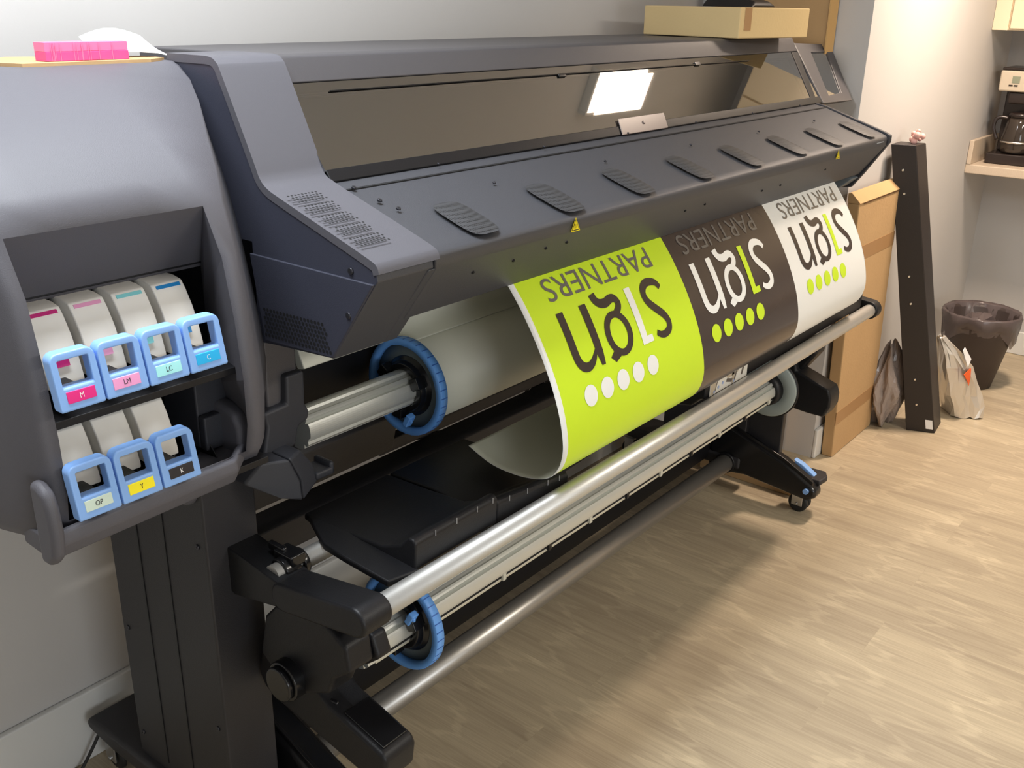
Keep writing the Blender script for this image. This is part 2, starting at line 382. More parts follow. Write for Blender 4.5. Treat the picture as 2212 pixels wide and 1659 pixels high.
# --- left arm
arm = [(1.395,1.43),(1.288,1.43),(1.272,1.421),(1.208,1.302),(1.192,1.266),(1.172,1.251),(1.14,1.240),(.966,1.183),(.950,1.174),(.948,1.16),(1.046,1.026),(1.19,1.016),(1.33,1.0),(1.36,1.16),(1.385,1.30),(1.40,1.40)]
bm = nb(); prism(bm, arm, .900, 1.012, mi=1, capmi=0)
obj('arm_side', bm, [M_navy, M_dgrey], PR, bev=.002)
def band(path, t):
    """outer skin band of a (y,z) path with thickness t"""
    up = [Vector(p) for p in path]; inn = []
    for i,p in enumerate(up):
        a = up[max(i-1,0)]; b = up[min(i+1,len(up)-1)]; d = (b-a).normalized(); inn.append(p + Vector((-d.y, d.x))*t)
    return [tuple(p) for p in up]+[tuple(p) for p in inn[::-1]]
path = [tuple(p) for p in spline([(1.39,1.4375),(1.32,1.4375),(1.285,1.437),(1.268,1.430),(1.255,1.410),(1.20,1.300),(1.186,1.272),(1.170,1.259),(1.14,1.248),(1.05,1.219),(.965,1.191),(.948,1.183),(.943,1.172)],4)]
bm = nb(); prism(bm, band(path, .012), .8985, 1.020); 
obj('arm_cover', bm, M_grey, PR, bev=.002)
bm = nb()
def T(x, y, off=.0006): return (x, y, 1.185+(y-.943)*(.077/.234)+.004+off)
nT = Vector((0,-.077,.234)).normalized()
for r in range(24):
    if r % 5 == 4: continue
    for c in range(9):
        disc(bm, T(.906+.0064*c+(.0031 if r%2 else 0), 1.133-.0064*r, .0008 if 1 else 0), nT, .0021, 8)
obj('arm_vent_holes', bm, M_hole, PR)
bm = nb()
prism(bm, [(1.046,1.0255),(.9465,1.158),(1.02,1.158),(1.25,1.12),(1.22,1.012)], 1.0, 1.032)
obj('arm_end_block', bm, M_dgrey, PR, bev=.003)
# lower side panel with perforations
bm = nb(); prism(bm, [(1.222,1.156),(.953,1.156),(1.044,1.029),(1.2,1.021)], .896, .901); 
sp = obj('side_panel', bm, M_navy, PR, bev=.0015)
bm = nb()
for r in range(7):
    n0 = 20
    for c in range(n0):
        y = 1.195-.0078*c-(.0039 if r%2 else 0); z = 1.028+.0068*r+(1.2-y)*.03
        if y < 1.046+ r*.002 - .0: continue
        disc(bm, (.8955,y,z+.004), (1,0,0), .0029, 8)
obj('vent_holes', bm, M_hole, sp)
def screw(p, n, r, m=M_screwd, parent=PR, name='screw'):
    bm = nb(); p = Vector(p); n = Vector(n).normalized()
    cyl(bm, p-n*.001, p+n*.0018, r, r*.8, seg=14); cyl(bm, p+n*.0018, p+n*.002, r*.35, seg=6, mi=1); return obj(name, bm, [m, M_hole], parent)
for p in ((.8955,1.035,1.186),(.8955,1.008,1.155-.04)): pass
screw((.899,1.0,1.167),(-1,0,0),.0055); screw((.896,1.005,1.102),(-1,0,0),.0055)
for p,r in (((1.03,1.13),.004),((1.04,1.085),.0045),((1.05,1.055),.004)): screw(T(p[0],p[1],-.001), nT, r)

# --- top beam, window, dryer
bm = nb(); prism(bm, [(1.66,1.425),(1.65,1.434),(1.30,1.436),(1.287,1.432),(1.279,1.418),(1.266,1.394),(1.29,1.392),(1.31,1.415),(1.64,1.40),(1.66,1.0),(1.66,1.0)][:-1], 1.018, 2.94)
obj('top_cover', bm, M_grey2, PR, bev=.003)
bm = nb(); prism(bm, [(1.66,1.0),(1.66,1.40),(1.64,1.40),(1.64,1.19),(1.24,1.19),(1.22,1.02),(1.30,1.0)], .985, 2.95)
obj('rear_housing', bm, M_black, PR)
def Wp(x, t, off=0):   # point on the window plane, t 0 bottom..1 top
    n = Vector((0,-.814,.581)); return Vector((x,1.171,1.258)).lerp(Vector((x,1.267,1.393)), t)+n*off
bm = nb(); a,b = Wp(0,.0),Wp(0,1.0)
prism(bm, [(a.y,a.z),(b.y,b.z),(b.y+.003,b.z-.002),(a.y+.003,a.z-.002)], 1.018, 2.925)
obj('window_pane', bm, M_win, PR)
def wframe(bm, x0,x1,t0,t1,off,th=.006, xa=None, xb=None):
    pts = [Wp(x0,t0,off),Wp(x1,t0,off),Wp(xb if xb is not None else x1,t1,off),Wp(xa if xa is not None else x0,t1,off)]
    prismd(bm, pts, Vector((0,.814,-.581))*th)
bm = nb(); wframe(bm,1.018,2.93,.90,1.02,-.001); wframe(bm,1.018,2.93,-.03,.10,.002,.01); wframe(bm,2.865,2.90,0,1.0,.0018,xa=2.895,xb=2.94)
obj('window_frame', bm, M_black, PR, bev=.002)
bm = nb(); wframe(bm,1.10,2.60,.885,.90,.003,.002); wframe(bm,1.72,1.745,.85,.90,.004,.003); wframe(bm,2.30,2.325,.87,.93,.004,.003)
obj('window_hinge', bm, M_gloss, PR, bev=.001)
bm = nb(); wframe(bm,1.838,2.03,-.04,.19,.005,.002,xa=1.85,xb=2.042); cyl(bm, Wp(1.94,.09,.004), Wp(1.94,.09,.0075), .004); o = obj('plate_with_reflection', bm, mat('plate_reflection_grey', rgb(112,98,93), .3), PR, bev=.001); o['label'] = 'pale pinkish grey plate and painted reflection on the window frame'  # plate and a card's reflection painted as one pale colour
# interior: beam, carriage rail, platen
bm = nb(); prism(bm, [(1.50,1.40),(1.39,1.40),(1.39,1.31),(1.50,1.31)], 1.02, 2.92); obj('carriage_beam', bm, mat('warm_beam', rgb(196,192,182), .5), PR, bev=.003)
bm = nb(); cyl(bm, (1.02,1.36,1.285),(2.92,1.36,1.285),.008); obj('carriage_rail', bm, M_alu, PR)
bm = nb(); prism(bm, [(1.62,1.19),(1.62,1.205),(1.34,1.21),(1.25,1.205),(1.19,1.2),(1.19,1.19)], 1.02, 2.92); obj('platen', bm, mat('platen_grey', rgb(120,112,104), .4), PR, bev=.002)
bm = nb(); box(bm, 2.05,2.26,1.30,1.42,1.215,1.285); box(bm,2.07,2.24,1.295,1.30,1.225,1.275); obj('print_carriage', bm, M_dgrey, PR, bev=.006)
# dryer
bm = nb()
prism(bm, [(1.181,1.255),(1.14,1.247),(.962,1.188),(.949,1.182),(.945,1.176),(.946,1.157),(1.012,1.068),(1.03,1.062),(1.24,1.10),(1.24,1.21)], 1.013, 2.885)
dry = obj('dryer_hood', bm, M_dgrey, PR, bev=.0025)
bm = nb(); prism(bm, [(1.137,1.2478),(1.133,1.2468),(1.133,1.2415),(1.137,1.2425)], 1.02,2.885); obj('hood_seam', bm, M_hole, dry)
bm = nb(); prism(bm, [(1.185,1.259),(1.14,1.251),(.955,1.192),(.938,1.184),(.938,1.165),(1.0,1.07),(1.03,1.028),(1.075,1.022),(1.11,1.05),(1.24,1.06),(1.24,1.21)], 2.885, 2.90)
obj('hood_end_cap', bm, M_char, PR, bev=.003)
bm = nb(); prism(bm, [(1.01,1.06),(1.045,1.03),(1.085,1.032),(1.06,1.075)], 2.83, 2.885); obj('hood_lower_clip', bm, mat('clip_grey',rgb(110,118,124),.4), PR, bev=.004)
def mesh_vent():
    bm = nb(); n = 14
    L2,W2 = .052,.034
    rows = []
    for i in range(n+1):
        rows.append([])
        for j in range(n+1):
            u = -1+2*i/n; v = -1+2*j/n
            # superellipse mapping
            k = (abs(u)**4+abs(v)**4)**.25; s = max(abs(u),abs(v))/k if k else 1
            uu,vv = u*s, v*s
            skew = vv*.0
            h = .0009 + .0035*max(0,1-max(abs(u),abs(v))**2)
            rows[-1].append(bm.verts.new((uu*W2+vv*0.0+skew, vv*L2, h)))
    for i in range(n):
        for j in range(n): bm.faces.new((rows[i][j],rows[i+1][j],rows[i+1][j+1],rows[i][j+1])).smooth = True
    return bm
def meshvent_mat():
    m = mat('vent_mesh', rgb(44,45,48), .45); nt = m.node_tree; b = nt.nodes['Principled BSDF']
    tc = nt.nodes.new('ShaderNodeTexCoord'); v = nt.nodes.new('ShaderNodeTexVoronoi'); v.inputs['Scale'].default_value = 260; v.inputs['Randomness'].default_value = 0
    nt.links.new(tc.outputs['Object'], v.inputs['Vector'])
    r = nt.nodes.new('ShaderNodeValToRGB'); r.color_ramp.elements[0].position = .25; r.color_ramp.elements[0].color = rgb(16,16,18); r.color_ramp.elements[1].position = .5; r.color_ramp.elements[1].color = rgb(66,67,70)
    nt.links.new(v.outputs['Distance'], r.inputs[0]); nt.links.new(r.outputs[0], b.inputs['Base Color'])
    return m
M_vm = meshvent_mat()
for k,x in enumerate((1.139,1.371,1.604,1.842,2.077,2.323,2.551,2.785)):
    bm = mesh_vent(); c = Vector(T(x,.998,-.002)); rot = Matrix.Rotation(math.atan2(.077,.234),3,'X')
    for v in bm.verts: v.co = rot @ v.co + c
    obj('hood_vent', bm, M_vm, dry)
for k in range(6): screw(T(1.25+.3*k,1.158,-.001), nT, .0025, name='hood_screw', parent=PR)
for k in range(5): screw(T(1.3+.34*k,1.075,-.002), nT, .003, name='hood_screw', parent=PR)
for x,z,y in [(1.12,1.128,.963),(1.22,1.128,.963),(1.30,1.135,.959),(1.36,1.135,.959),(1.78,1.128,.964),(1.86,1.13,.964),(2.15,1.12,.966),(2.25,1.12,.968),(2.5,1.13,.963)]:
    screw((x, .9452+(1.157-z)*.755, z), (0,-.8,-.6), .003, m=M_hole, name='hood_screw')
def tri_sign(x):
    bm = nb(); n = Vector((0,-1,-.05)).normalized()
    def q(u,v,o): return Vector((x+u,.9436-o,1.1680+v))
    def trip(s,o,mi,dz=0):
        f = bm.faces.new([bm.verts.new(q(-.0135*s,-.0105*s+dz,o)),bm.verts.new(q(.0135*s,-.0105*s+dz,o)),bm.verts.new(q(0,.0135*s+dz,o))]); f.material_index = mi
    trip(1,.0012,0); trip(.82,.0014,1,-.0003); trip(.66,.0016,0,-.0004)
    for k in range(3):
        pts = [(-.0035+.003*k,-.005),(-.003+.003*k,-.002),(-.004+.003*k,.0005),(-.0035+.003*k,.0025)]
        for (a,b2) in zip(pts,pts[1:]):
            f = bm.faces.new([bm.verts.new(q(a[0]-.0004,a[1],.0018)),bm.verts.new(q(a[0]+.0004,a[1],.0018)),bm.verts.new(q(b2[0]+.0004,b2[1],.0018)),bm.verts.new(q(b2[0]-.0004,b2[1],.0018))]); f.material_index = 1
    o = obj('warning_label', bm, [M_yel,M_ybl], PR); o['label'] = 'yellow triangular hot surface warning label'; return o
tri_sign(1.357); tri_sign(2.516)
def textmesh(s, size, parent_m=None):
    cu = bpy.data.curves.new('t','FONT'); cu.body = s; cu.size = size; cu.align_x = 'CENTER'; cu.align_y = 'CENTER'; cu.resolution_u = 4
    o = bpy.data.objects.new('t', cu); C.objects.link(o)
    dg = bpy.context.evaluated_depsgraph_get(); me = bpy.data.meshes.new_from_object(o.evaluated_get(dg))
    bm = nb(); bm.from_mesh(me); bpy.data.objects.remove(o); bpy.data.curves.remove(cu); bpy.data.meshes.remove(me)
    return bm
# small maker's plate lines at the far right of the hood front (unreadable in the photograph)
bm = nb()
for k in range(4): box(bm, 2.80,2.855,.9448+.0045*k,.9455+.0045*k+.002,1.168-.006*k,1.1705-.006*k)
obj('hood_badge_lines', bm, mat('badge_grey', rgb(130,140,150), .4), PR)

# --- right arm (ear) with its own small window
bm = nb()
def ear(x,t,off=.004): return Wp(x,t,off)
i3 = [ear(*p) for p in ((3.0,.07),(3.098,.10),(3.143,.93),(3.03,.95))]; o3 = [ear(*p) for p in ((2.93,-.06),(3.155,-.09),(3.205,1.10),(2.935,1.17))]
bkd = Vector((0,.045,-.012))
vo = [bm.verts.new(p) for p in o3]; vi = [bm.verts.new(p) for p in i3]; vob = [bm.verts.new(p+bkd) for p in o3]; vib = [bm.verts.new(p+bkd*.8) for p in i3]
for i in range(4):
    j = (i+1)%4
    bm.faces.new((vo[i],vo[j],vi[j],vi[i])); bm.faces.new((vo[i],vob[i],vob[j],vo[j])); bm.faces.new((vi[i],vi[j],vib[j],vib[i]))
bm.faces.new(vob); bm.faces.new(vib)
obj('right_arm', bm, M_grey2, PR, bev=.005, seg=3)
bm = nb(); prismd(bm, [Vector(p)+bkd*.08 for p in i3], (0,.002,0)); obj('right_arm_window', bm, M_win, PR)
B('right_side_housing', PR, M_char, (2.95,2.985,1.32,1.64,.99,1.40), bev=.008)

# --- spindle bracket (black, below the ink cabinet)
bm = nb(); pl = [(.930,.953),(.968,.952),(.966,.894),(.974,.878),(.971,.864),(.950,.858),(.942,.828),(.902,.808),(.871,.814),(.887,.875),(.882,.902),(.928,.905)]
prismd(bm, [(x,1.198,z) for x,z in pl], (0,.05,0))
obj('spindle_bracket', bm, M_char, PR, bev=.006, seg=3)
bm = nb()
P1 = [(.826,.802),(.847,.836),(.876,.845),(.887,.831),(.906,.789),(.909,.750),(.868,.772)]
lf = [bm.verts.new((x,1.15+(.03 if i<3 else 0),z)) for i,(x,z) in enumerate(P1)]
prismd(bm, [(.826,1.19,.800),(.847,1.17,.836),(.889,1.15,.834),(.908,1.15,.790),(.911,1.15,.752),(.868,1.15,.772)], (0,.10,0))
prismd(bm, [(.889,1.151,.834),(.922,1.165,.836),(.948,1.165,.800),(.950,1.158,.770),(.911,1.15,.752),(.908,1.15,.790)], (0,.09,0))
for v in lf: bm.verts.remove(v)
box(bm, .945,.985,1.155,1.20,.772,.787); box(bm, .975,.985,1.155,1.20,.772,.796)
obj('spindle_lever', bm, M_char, PR, bev=.006, seg=3)
# media guide behind
bm = nb(); prism(bm, [(1.30,.905),(1.315,.94),(1.27,.985),(1.20,1.02),(1.20,1.03),(1.32,1.03),(1.34,.94),(1.32,.90)], 1.05, 2.78); obj('media_guide', bm, mat('guide_white', rgb(215,214,200), .4), PR, bev=.003)
bm = nb(); prism(bm, [(1.34,.93),(1.34,1.02),(1.64,1.02),(1.64,.75),(1.42,.72),(1.36,.80)], 1.0, 2.80); obj('under_chassis', bm, M_black, PR, bev=.004)
bm = nb(); prism(bm, [(1.36,.75),(1.34,.72),(1.36,.635),(1.42,.63),(1.46,.75)], .80, 1.32); prism(bm,[(1.40,.635),(1.40,.605),(1.43,.605),(1.43,.635)],1.32,2.76)
obj('rear_brace', bm, M_bmetal, PR, bev=.004)

# --- stand
bm = nb(); box(bm, .762,.862,1.212,1.515,.10,.88); st = obj('left_pillar', bm, M_bmetal, PR, bev=.004)
for p in ((.761,1.235,.70),(.761,1.235,.34),(.761,1.235,.22),(.761,1.495,.43),(.761,1.495,.19)): screw(p, (-1,0,0), .005)
bm = nb(); box(bm,.7605,.7622,1.415,1.417,.16,.80); box(bm,.7605,.7622,1.33,1.3315,.16,.80); obj('pillar_seam', bm, M_black, st)
B('right_pillar', PR, M_bmetal, (2.755,2.855,1.212,1.515,.10,.98), bev=.004)
def foot(x0, x1, name):
    bm = nb(); prism(bm, [(1.70,.118),(1.68,.132),(1.215,.142),(1.215,.100),(1.60,.092),(1.69,.100)], x0, x1)
    f = obj(name, bm, M_bmetal, PR, bev=.01, seg=3); return f
foot(.745,.875,'left_rear_foot'); foot(2.74,2.87,'right_rear_foot')
def front_leg(x0,x1,name):
    bm = nb(); prism(bm, [(1.33,.268),(1.29,.252),(1.074,.175),(.972,.121),(.955,.104),(.955,.080),(.985,.065),(1.20,.085),(1.33,.07)], x0, x1)
    l = obj(name, bm, M_gloss, PR, bev=.012, seg=3)
    bm = nb(); prism(bm, [(1.29,.262),(1.074,.184),(.97,.131),(.972,.118),(1.074,.17),(1.29,.248)], x0+.008, x0+.016); obj('leg_rib', bm, M_gloss, l, bev=.002)
    return l
front_leg(.885,.950,'left_front_leg'); rl = front_leg(2.745,2.80,'right_front_leg')
bm = nb(); prismd(bm, [(2.78,1.075,.112),(2.858,1.062,.112),(2.864,.972,.112),(2.828,.952,.112),(2.78,.957,.112)], (0,0,.018)); obj('right_leg_plate', bm, M_bmetal, PR, bev=.006)
bm = nb(); prism(bm, [(1.060,.168),(1.03,.158),(.990,.134),(.962,.106),(.970,.098),(1.0,.122),(1.05,.150)], 2.800,2.824); o = obj('leg_latch', bm, M_blue, PR, bev=.003); o['label'] = 'blue latch on the black leg'
bm = nb(); cyl(bm,(2.737,.985,.10),(2.746,.985,.10),.009); o = obj('leg_button', bm, M_blue, PR); o['label'] = 'small blue button'
def caster(x,y):
    t = thing('x','','', (x,y,0)); t.name = 'caster'; ORG[t.name] = Vector((x,y,0)); t.parent = PR; t.location = Vector((x,y,0))-ORG[PR.name]
    del t['label']; del t['category']
    bm = nb()
    for s in (-.018,.006): lathe(bm, (x+s,y,.032), (1,0,0), [(0,.004),(0,.028),(.003,.032),(.010,.032),(.012,.028),(.012,.004)], 28)
    obj('wheel', bm, M_rubber, t)
    bm = nb(); box(bm, x-.026,x-.021,y-.018,y+.018,.025,.075); box(bm,x+.021,x+.026,y-.018,y+.018,.025,.075); box(bm,x-.026,x+.026,y-.02,y+.02,.07,.076); cyl(bm,(x,y,.076),(x,y,.105),.012); cyl(bm,(x-.03,y,.032),(x+.035,y,.032),.004)
    obj('bracket', bm, mat('caster_steel',(0.5,.5,.5,1),.3,metal=.9), t, bev=.002)
caster(2.80,1.022); caster(.79,1.655); caster(2.795,1.655)
caster(.84,.985)
bm = nb(); prism(bm, [(1.37,.515),(1.37,.575),(1.385,.585),(1.43,.585),(1.44,.575),(1.44,.515),(1.43,.505),(1.385,.505)], .86, 2.755); obj('cross_beam', bm, M_bmetal, PR, bev=.003)
bm = nb(); prism(bm, [(1.33,.112),(1.33,.205),(1.37,.205),(1.37,.112)], .862, 2.755); obj('lower_cross_beam', bm, M_black, PR, bev=.003)
def cyx(name, x0,x1,y,z,r,m,seg=40):
    bm = nb(); cyl(bm,(x0,y,z),(x1,y,z),r,seg=seg); return obj(name, bm, m, PR)
cyx('lower_tube', .86,2.735,1.265,.113,.029,M_tubeg); cyx('tube_end_ring', 2.735,2.755,1.265,.113,.034,M_black)

# --- take-up unit
cyx('deflection_bar', .85,2.845,.91,.684,.019,M_alu)
bm = nb(); prism(bm, [(1.25,.695),(1.229,.693),(1.09,.675),(1.066,.664),(1.075,.650),(1.098,.627),(1.204,.604),(1.25,.62)], .800, .86)
obj('take_up_bracket', bm, M_black, PR, bev=.003)
def capsule(y0,z0,y1,z1,r0,r1,n=10):
    d = Vector((y1-y0,z1-z0)).normalized(); a = math.atan2(d.y,d.x); pts=[]
    for k in range(n+1): t = a+math.pi/2+math.pi*k/n; pts.append((y0+r0*math.cos(t), z0+r0*math.sin(t)))
    for k in range(n+1): t = a-math.pi/2+math.pi*k/n; pts.append((y1+r1*math.cos(t), z1+r1*math.sin(t)))
    return pts
bm = nb(); prism(bm, capsule(.912,.683,1.075,.655,.025,.025), .794, .853); obj('bar_holder', bm, M_black, PR, bev=.006, seg=3)
cyx('table_tube', .812,1.6,1.115,.672,.0165,M_alu); 
bm = nb(); cyl(bm,(.825,1.115,.672),(.855,1.115,.672),.022); cyl(bm,(.86,1.115,.672),(.872,1.115,.672),.024); box(bm,.835,.865,1.095,1.14,.68,.70); box(bm,.84,.85,1.12,1.16,.69,.705)
obj('tube_clamp', bm, M_gloss, PR, bev=.003)
bm = nb(); prism(bm, [(1.15,.58),(1.12,.612),(1.03,.640),(.985,.625),(.955,.607),(.948,.565),(.985,.535),(1.0,.50),(1.10,.45),(1.17,.50)], .815, .868); 
prism(bm, [(1.01,.60),(.955,.602),(.94,.565),(.975,.535),(1.0,.54)], .868, .90)
obj('take_up_gearbox', bm, M_black, PR, bev=.007, seg=3)
bm = nb(); cyl(bm,(.795,1.09,.49),(.83,1.09,.49),.035); cyl(bm,(.785,1.09,.49),(.795,1.09,.49),.030); cyl(bm,(.84,1.075,.455),(.85,1.02,.45),.004)
obj('pivot_cap', bm, M_gloss, PR, bev=.003)
bm = nb(); prism(bm, [(1.20,.470),(1.21,.43),(1.195,.405),(1.17,.392),(.935,.352),(.915,.352),(.903,.365),(.898,.405),(.905,.420),(1.03,.452),(1.06,.475),(1.10,.52),(1.16,.52)], .835, .905)
obj('motor_arm', bm, M_black, PR, bev=.008, seg=3)
bm = nb(); prism(bm, [(1.0,.4475),(.912,.4255),(.912,.4215),(1.0,.4435)], .845,.897); obj('motor_arm_lid', bm, M_gloss, PR, bev=.001)
# right side of take-up
bm = nb(); prism(bm, [(1.10,.50),(1.06,.545),(1.05,.50),(.945,.465),(.935,.44),(.935,.41),(.95,.375),(1.0,.375),(1.06,.38),(1.12,.40),(1.15,.46)], 2.70, 2.775); obj('right_take_up_arm', bm, M_black, PR, bev=.008, seg=3)
bm = nb(); prism(bm, [(1.16,.50),(1.12,.59),(1.02,.60),(1.0,.56),(1.04,.50),(1.10,.46)], 2.72, 2.79); obj('take_up_motor', bm, M_black, PR, bev=.01, seg=3)
bm = nb(); box(bm,2.716,2.72,1.025,1.04,.545,.562); box(bm,2.716,2.72,1.005,1.015,.568,.585); obj('motor_buttons', bm, M_blue, PR, bev=.002)
B('take_up_post', PR, M_bmetal, (2.775,2.80,1.10,1.215,.14,.72), bev=.004)
bm = nb(); prism(bm, capsule(.912,.684,1.17,.70,.027,.035), 2.845, 2.885); obj('right_bar_holder', bm, M_black, PR, bev=.005, seg=3)
# loading table
def table(x0,x1,dz=0,dy=0,dz1=None):
    dz1 = dz if dz1 is None else dz1
    name = 'loading_table'
    bm = nb()
    prism(bm, [(1.19,.702),(1.19,.690),(1.02,.660),(.960,.672),(.938,.694),(.928,.694),(.926,.742),(.932,.748),(.942,.748),(.960,.728),(1.0,.712),(1.08,.706)], x0, x1)
    for v in bm.verts:
        if v.co.y < 1.05: v.co.z += dz if v.co.x < (x0+x1)/2 else dz1; v.co.y += dy
    return obj(name, bm, M_black, PR, bev=.004, seg=3)
t1 = table(.940,1.139); t2 = table(1.143,1.350,-.013,.004,-.038); 
bm = nb(); prismd(bm, [(.888,1.033,.704),(.889,.936,.698),(.945,.922,.698),(.945,1.0,.712),(.945,1.08,.706),(.945,1.188,.702),(.893,1.086,.704)], (0,0,-.012)); obj('loading_table_wing', bm, M_black, PR, bev=.003)
t3 = table(1.868,2.82)
bm = nb()
for x in (.985,1.035,1.085,1.125,1.175,1.225,1.285,1.32):
    d = (-.013-.025*(x-1.143)/.207,.0042) if x > 1.14 else (0,0); box(bm, x-.0007,x+.0007,.9254+d[1],.9262+d[1],.738+d[0],.7485+d[0])
obj('table_scale_marks', bm, mat('mark_grey', rgb(150,150,152), .4), PR)
# picture label on the right table lip
bm = nb(); box(bm, 1.885,2.07,.9250,.9262,.698,.738)
lab = obj('instruction_label', bm, mat('label_white', rgb(214,210,200), .4, var=.05, vscale=30), PR); lab['label'] = 'pale picture instruction label'
bm = nb()
def lq(pts, mi): 
    f = bm.faces.new([bm.verts.new((p[0],.9246-(.0002*mi),p[1])) for p in pts]); f.material_index = mi
lq([(1.887,.700),(1.887,.736),(1.915,.736),(1.925,.730),(1.905,.700)],0); lq([(1.99,.700),(1.99,.736),(2.0,.736),(2.004,.700)],0); lq([(1.95,.736),(2.03,.736),(2.02,.722),(1.97,.718)],0)
lq([(1.918,.733),(1.922,.734),(1.911,.703),(1.907,.703)],1); lq([(1.965,.72),(1.995,.712),(1.990,.704),(1.962,.712)],1); lq([(2.008,.73),(2.016,.728),(2.006,.703),(2.0,.705)],1); lq([(2.045,.735),(2.055,.733),(2.043,.708),(2.036,.71)],1)
for cx,cz in ((1.905,.704),(1.925,.71),(1.945,.715),(2.0,.704)): 
    f = bm.faces.new([bm.verts.new((cx+.004*math.cos(t*.7854),.9242,cz+.004*math.sin(t*.7854))) for t in range(8)]); f.material_index = 2
obj('label_picture', bm, [mat('pic_tan', rgb(176,162,140), .5), mat('pic_grey', rgb(92,84,78), .5), mat('pic_blue', rgb(150,165,200), .5)], lab)
# cables
def cable(name, pts, r, parent, n=8, m=M_rubber):
    bm = nb(); tube(bm, spline(pts,n), r, seg=8); return obj(name, bm, m, parent)
cable('cable', [(.90,1.44,.74),(.90,1.46,.66),(.88,1.45,.62),(.86,1.40,.60)], .003, PR)
cable('cable', [(1.24,1.62,.75),(1.24,1.63,.62),(1.24,1.62,.5)], .008, PR)
cable('cable', [(1.62,1.62,.78),(1.64,1.63,.70),(1.62,1.62,.63),(1.60,1.6,.57)], .008, PR)
cable('cable', [(1.98,1.50,.62),(1.98,1.52,.45),(2.0,1.5,.33),(2.15,1.45,.30),(2.35,1.45,.42)], .006, PR)
cable('cable', [(2.05,1.50,.62),(2.07,1.52,.45),(1.95,1.5,.36),(1.85,1.45,.33),(1.9,1.42,.30),(2.2,1.45,.28)], .006, PR)
cable('cable', [(1.08,1.18,.68),(1.09,1.2,.62),(1.15,1.2,.58),(1.3,1.25,.55)], .004, PR)
cable('cable', [(.865,1.35,.30),(.95,1.33,.30),(1.03,1.27,.27),(1.04,1.28,.22),(1.0,1.3,.2)], .0025, PR)
bm = nb(); cyl(bm, (1.96,1.45,.575),(1.79,1.45,.50),.012); cyl(bm,(1.45,1.44,.595),(1.85,1.44,.495),.008); obj('diagonal_stay', bm, M_bmetal, PR)

# ------------------------------------------------------------------ spindles
def flange(bm, x, y, z, R, side=-1):
    pass
def spindle(name, label, x0, x1, y, z, r, fx, R, group=None, ridges=True, rev=False):
    t = thing(name, label, 'spindle', ((x0+x1)/2,y,z-r), group)
    bm = nb(); prof = []
    n = 60
    for k in range(n):
        a = 2*math.pi*k/n; rr = r*(1 - (.10 if (k%15) in (3,4,5) else 0) - (.20 if (k%15) in (9,) else 0))
        prof.append((y+rr*math.cos(a), z+rr*math.sin(a)))
    prism(bm, prof, x0, x1); obj('bar', bm, M_aluc, t)
    # hub
    bm = nb(); lathe(bm, (fx-.018,y,z), (1,0,0), [(0,r*1.02),(0,r*1.35),(.012,r*1.45),(.018,r*1.7),(.022,r*1.7),(.022,r*1.02)], 40)
    for k in range(3):
        a = 2.1*k+.6; c = Vector((fx-.02, y+r*1.35*math.cos(a), z+r*1.35*math.sin(a)))
        box(bm, -.012,.012,-.010,.010,-.012,.012, m=Matrix.Translation(c) @ Matrix.Rotation(a,4,'X'))
    obj('hub', bm, M_gloss, t, bev=.002)
    # web and blue rim
    bm = nb(); lathe(bm, (fx,y,z), (1,0,0), [(0,r*1.0),(0,R*.90),(.003,R*.90),(.003,r*1.0)], 56); obj('flange_web', bm, mat('flange_grey', rgb(96,106,108), .5), t)
    bm = nb(); lathe(bm, (fx-.014,y,z), (1,0,0), [(0,R*.86),(0,R*.985),(.002,R),(.018,R),(.018,R*.86)], 72)
    for k in range(36):
        a = 2*math.pi*k/36; c = Vector((fx-.005, y+R*math.cos(a), z+R*math.sin(a)))
        box(bm, -.008,.008,-.0006,.0004,-.0009,.0009, m=Matrix.Translation(c) @ Matrix.Rotation(a,4,'X'), mi=1)
    o = obj('flange_rim', bm, [M_blued, M_blued2], t); o['label'] = 'blue flange rim'
    bm = nb()
    a = -1.9; c = Vector((fx-.024, y+r*1.75*math.cos(a), z+r*1.75*math.sin(a)))
    if rev: c = Vector((fx-.03, y-r*1.25, z+r*1.0))
    box(bm, -.007,.010,-.006,.006,-.013,.013, m=Matrix.Translation(c) @ Matrix.Rotation(.5,4,'X')); box(bm,-.003,.003,-.010,.010,-.004,.004, m=Matrix.Translation(c))
    o = obj('lock_lever', bm, M_blued, t, bev=.002); o['label'] = 'blue lock lever'
    return t
spindle('feed_spindle', 'ribbed silver spindle with blue flange carrying the white media roll', .985, 2.77, 1.25, .826, .036, 1.260, .0975)
t = spindle('take_up_spindle', 'empty ribbed silver spindle with blue flange under the front silver bar', .945, 2.64, 1.08, .474, .037, 1.064, .0942, rev=True)
bm = nb(); lathe(bm, (2.572,1.08,.474), (1,0,0), [(0,.03),(0,.084),(.004,.087),(.008,.087),(.008,.03)], 56); o = obj('grey_disc', bm, mat('disc_grey', rgb(150,160,158), .5), t); o['label'] = 'plain grey end disc'
bm = nb(); lathe(bm, (2.580,1.08,.474), (1,0,0), [(0,.03),(0,.091),(.006,.091),(.006,.03)], 56); obj('disc_backing', bm, M_black, t)
bm = nb(); lathe(bm, (2.545,1.08,.474), (1,0,0), [(0,.036),(0,.046),(.03,.050),(.03,.036)], 40); obj('inner_hub', bm, M_black, t)
bm = nb(); prism(bm, [(1.052,.466),(1.052,.446),(1.058,.444),(1.062,.446),(1.066,.466)], .965, 2.545); prism(bm, [(1.0505,.459),(1.0505,.456),(1.052,.456),(1.052,.459)], .965,2.545)
obj('clip_rail', bm, mat('rail_cream', rgb(202,198,180), .45, metal=.2), t, bev=.0008)
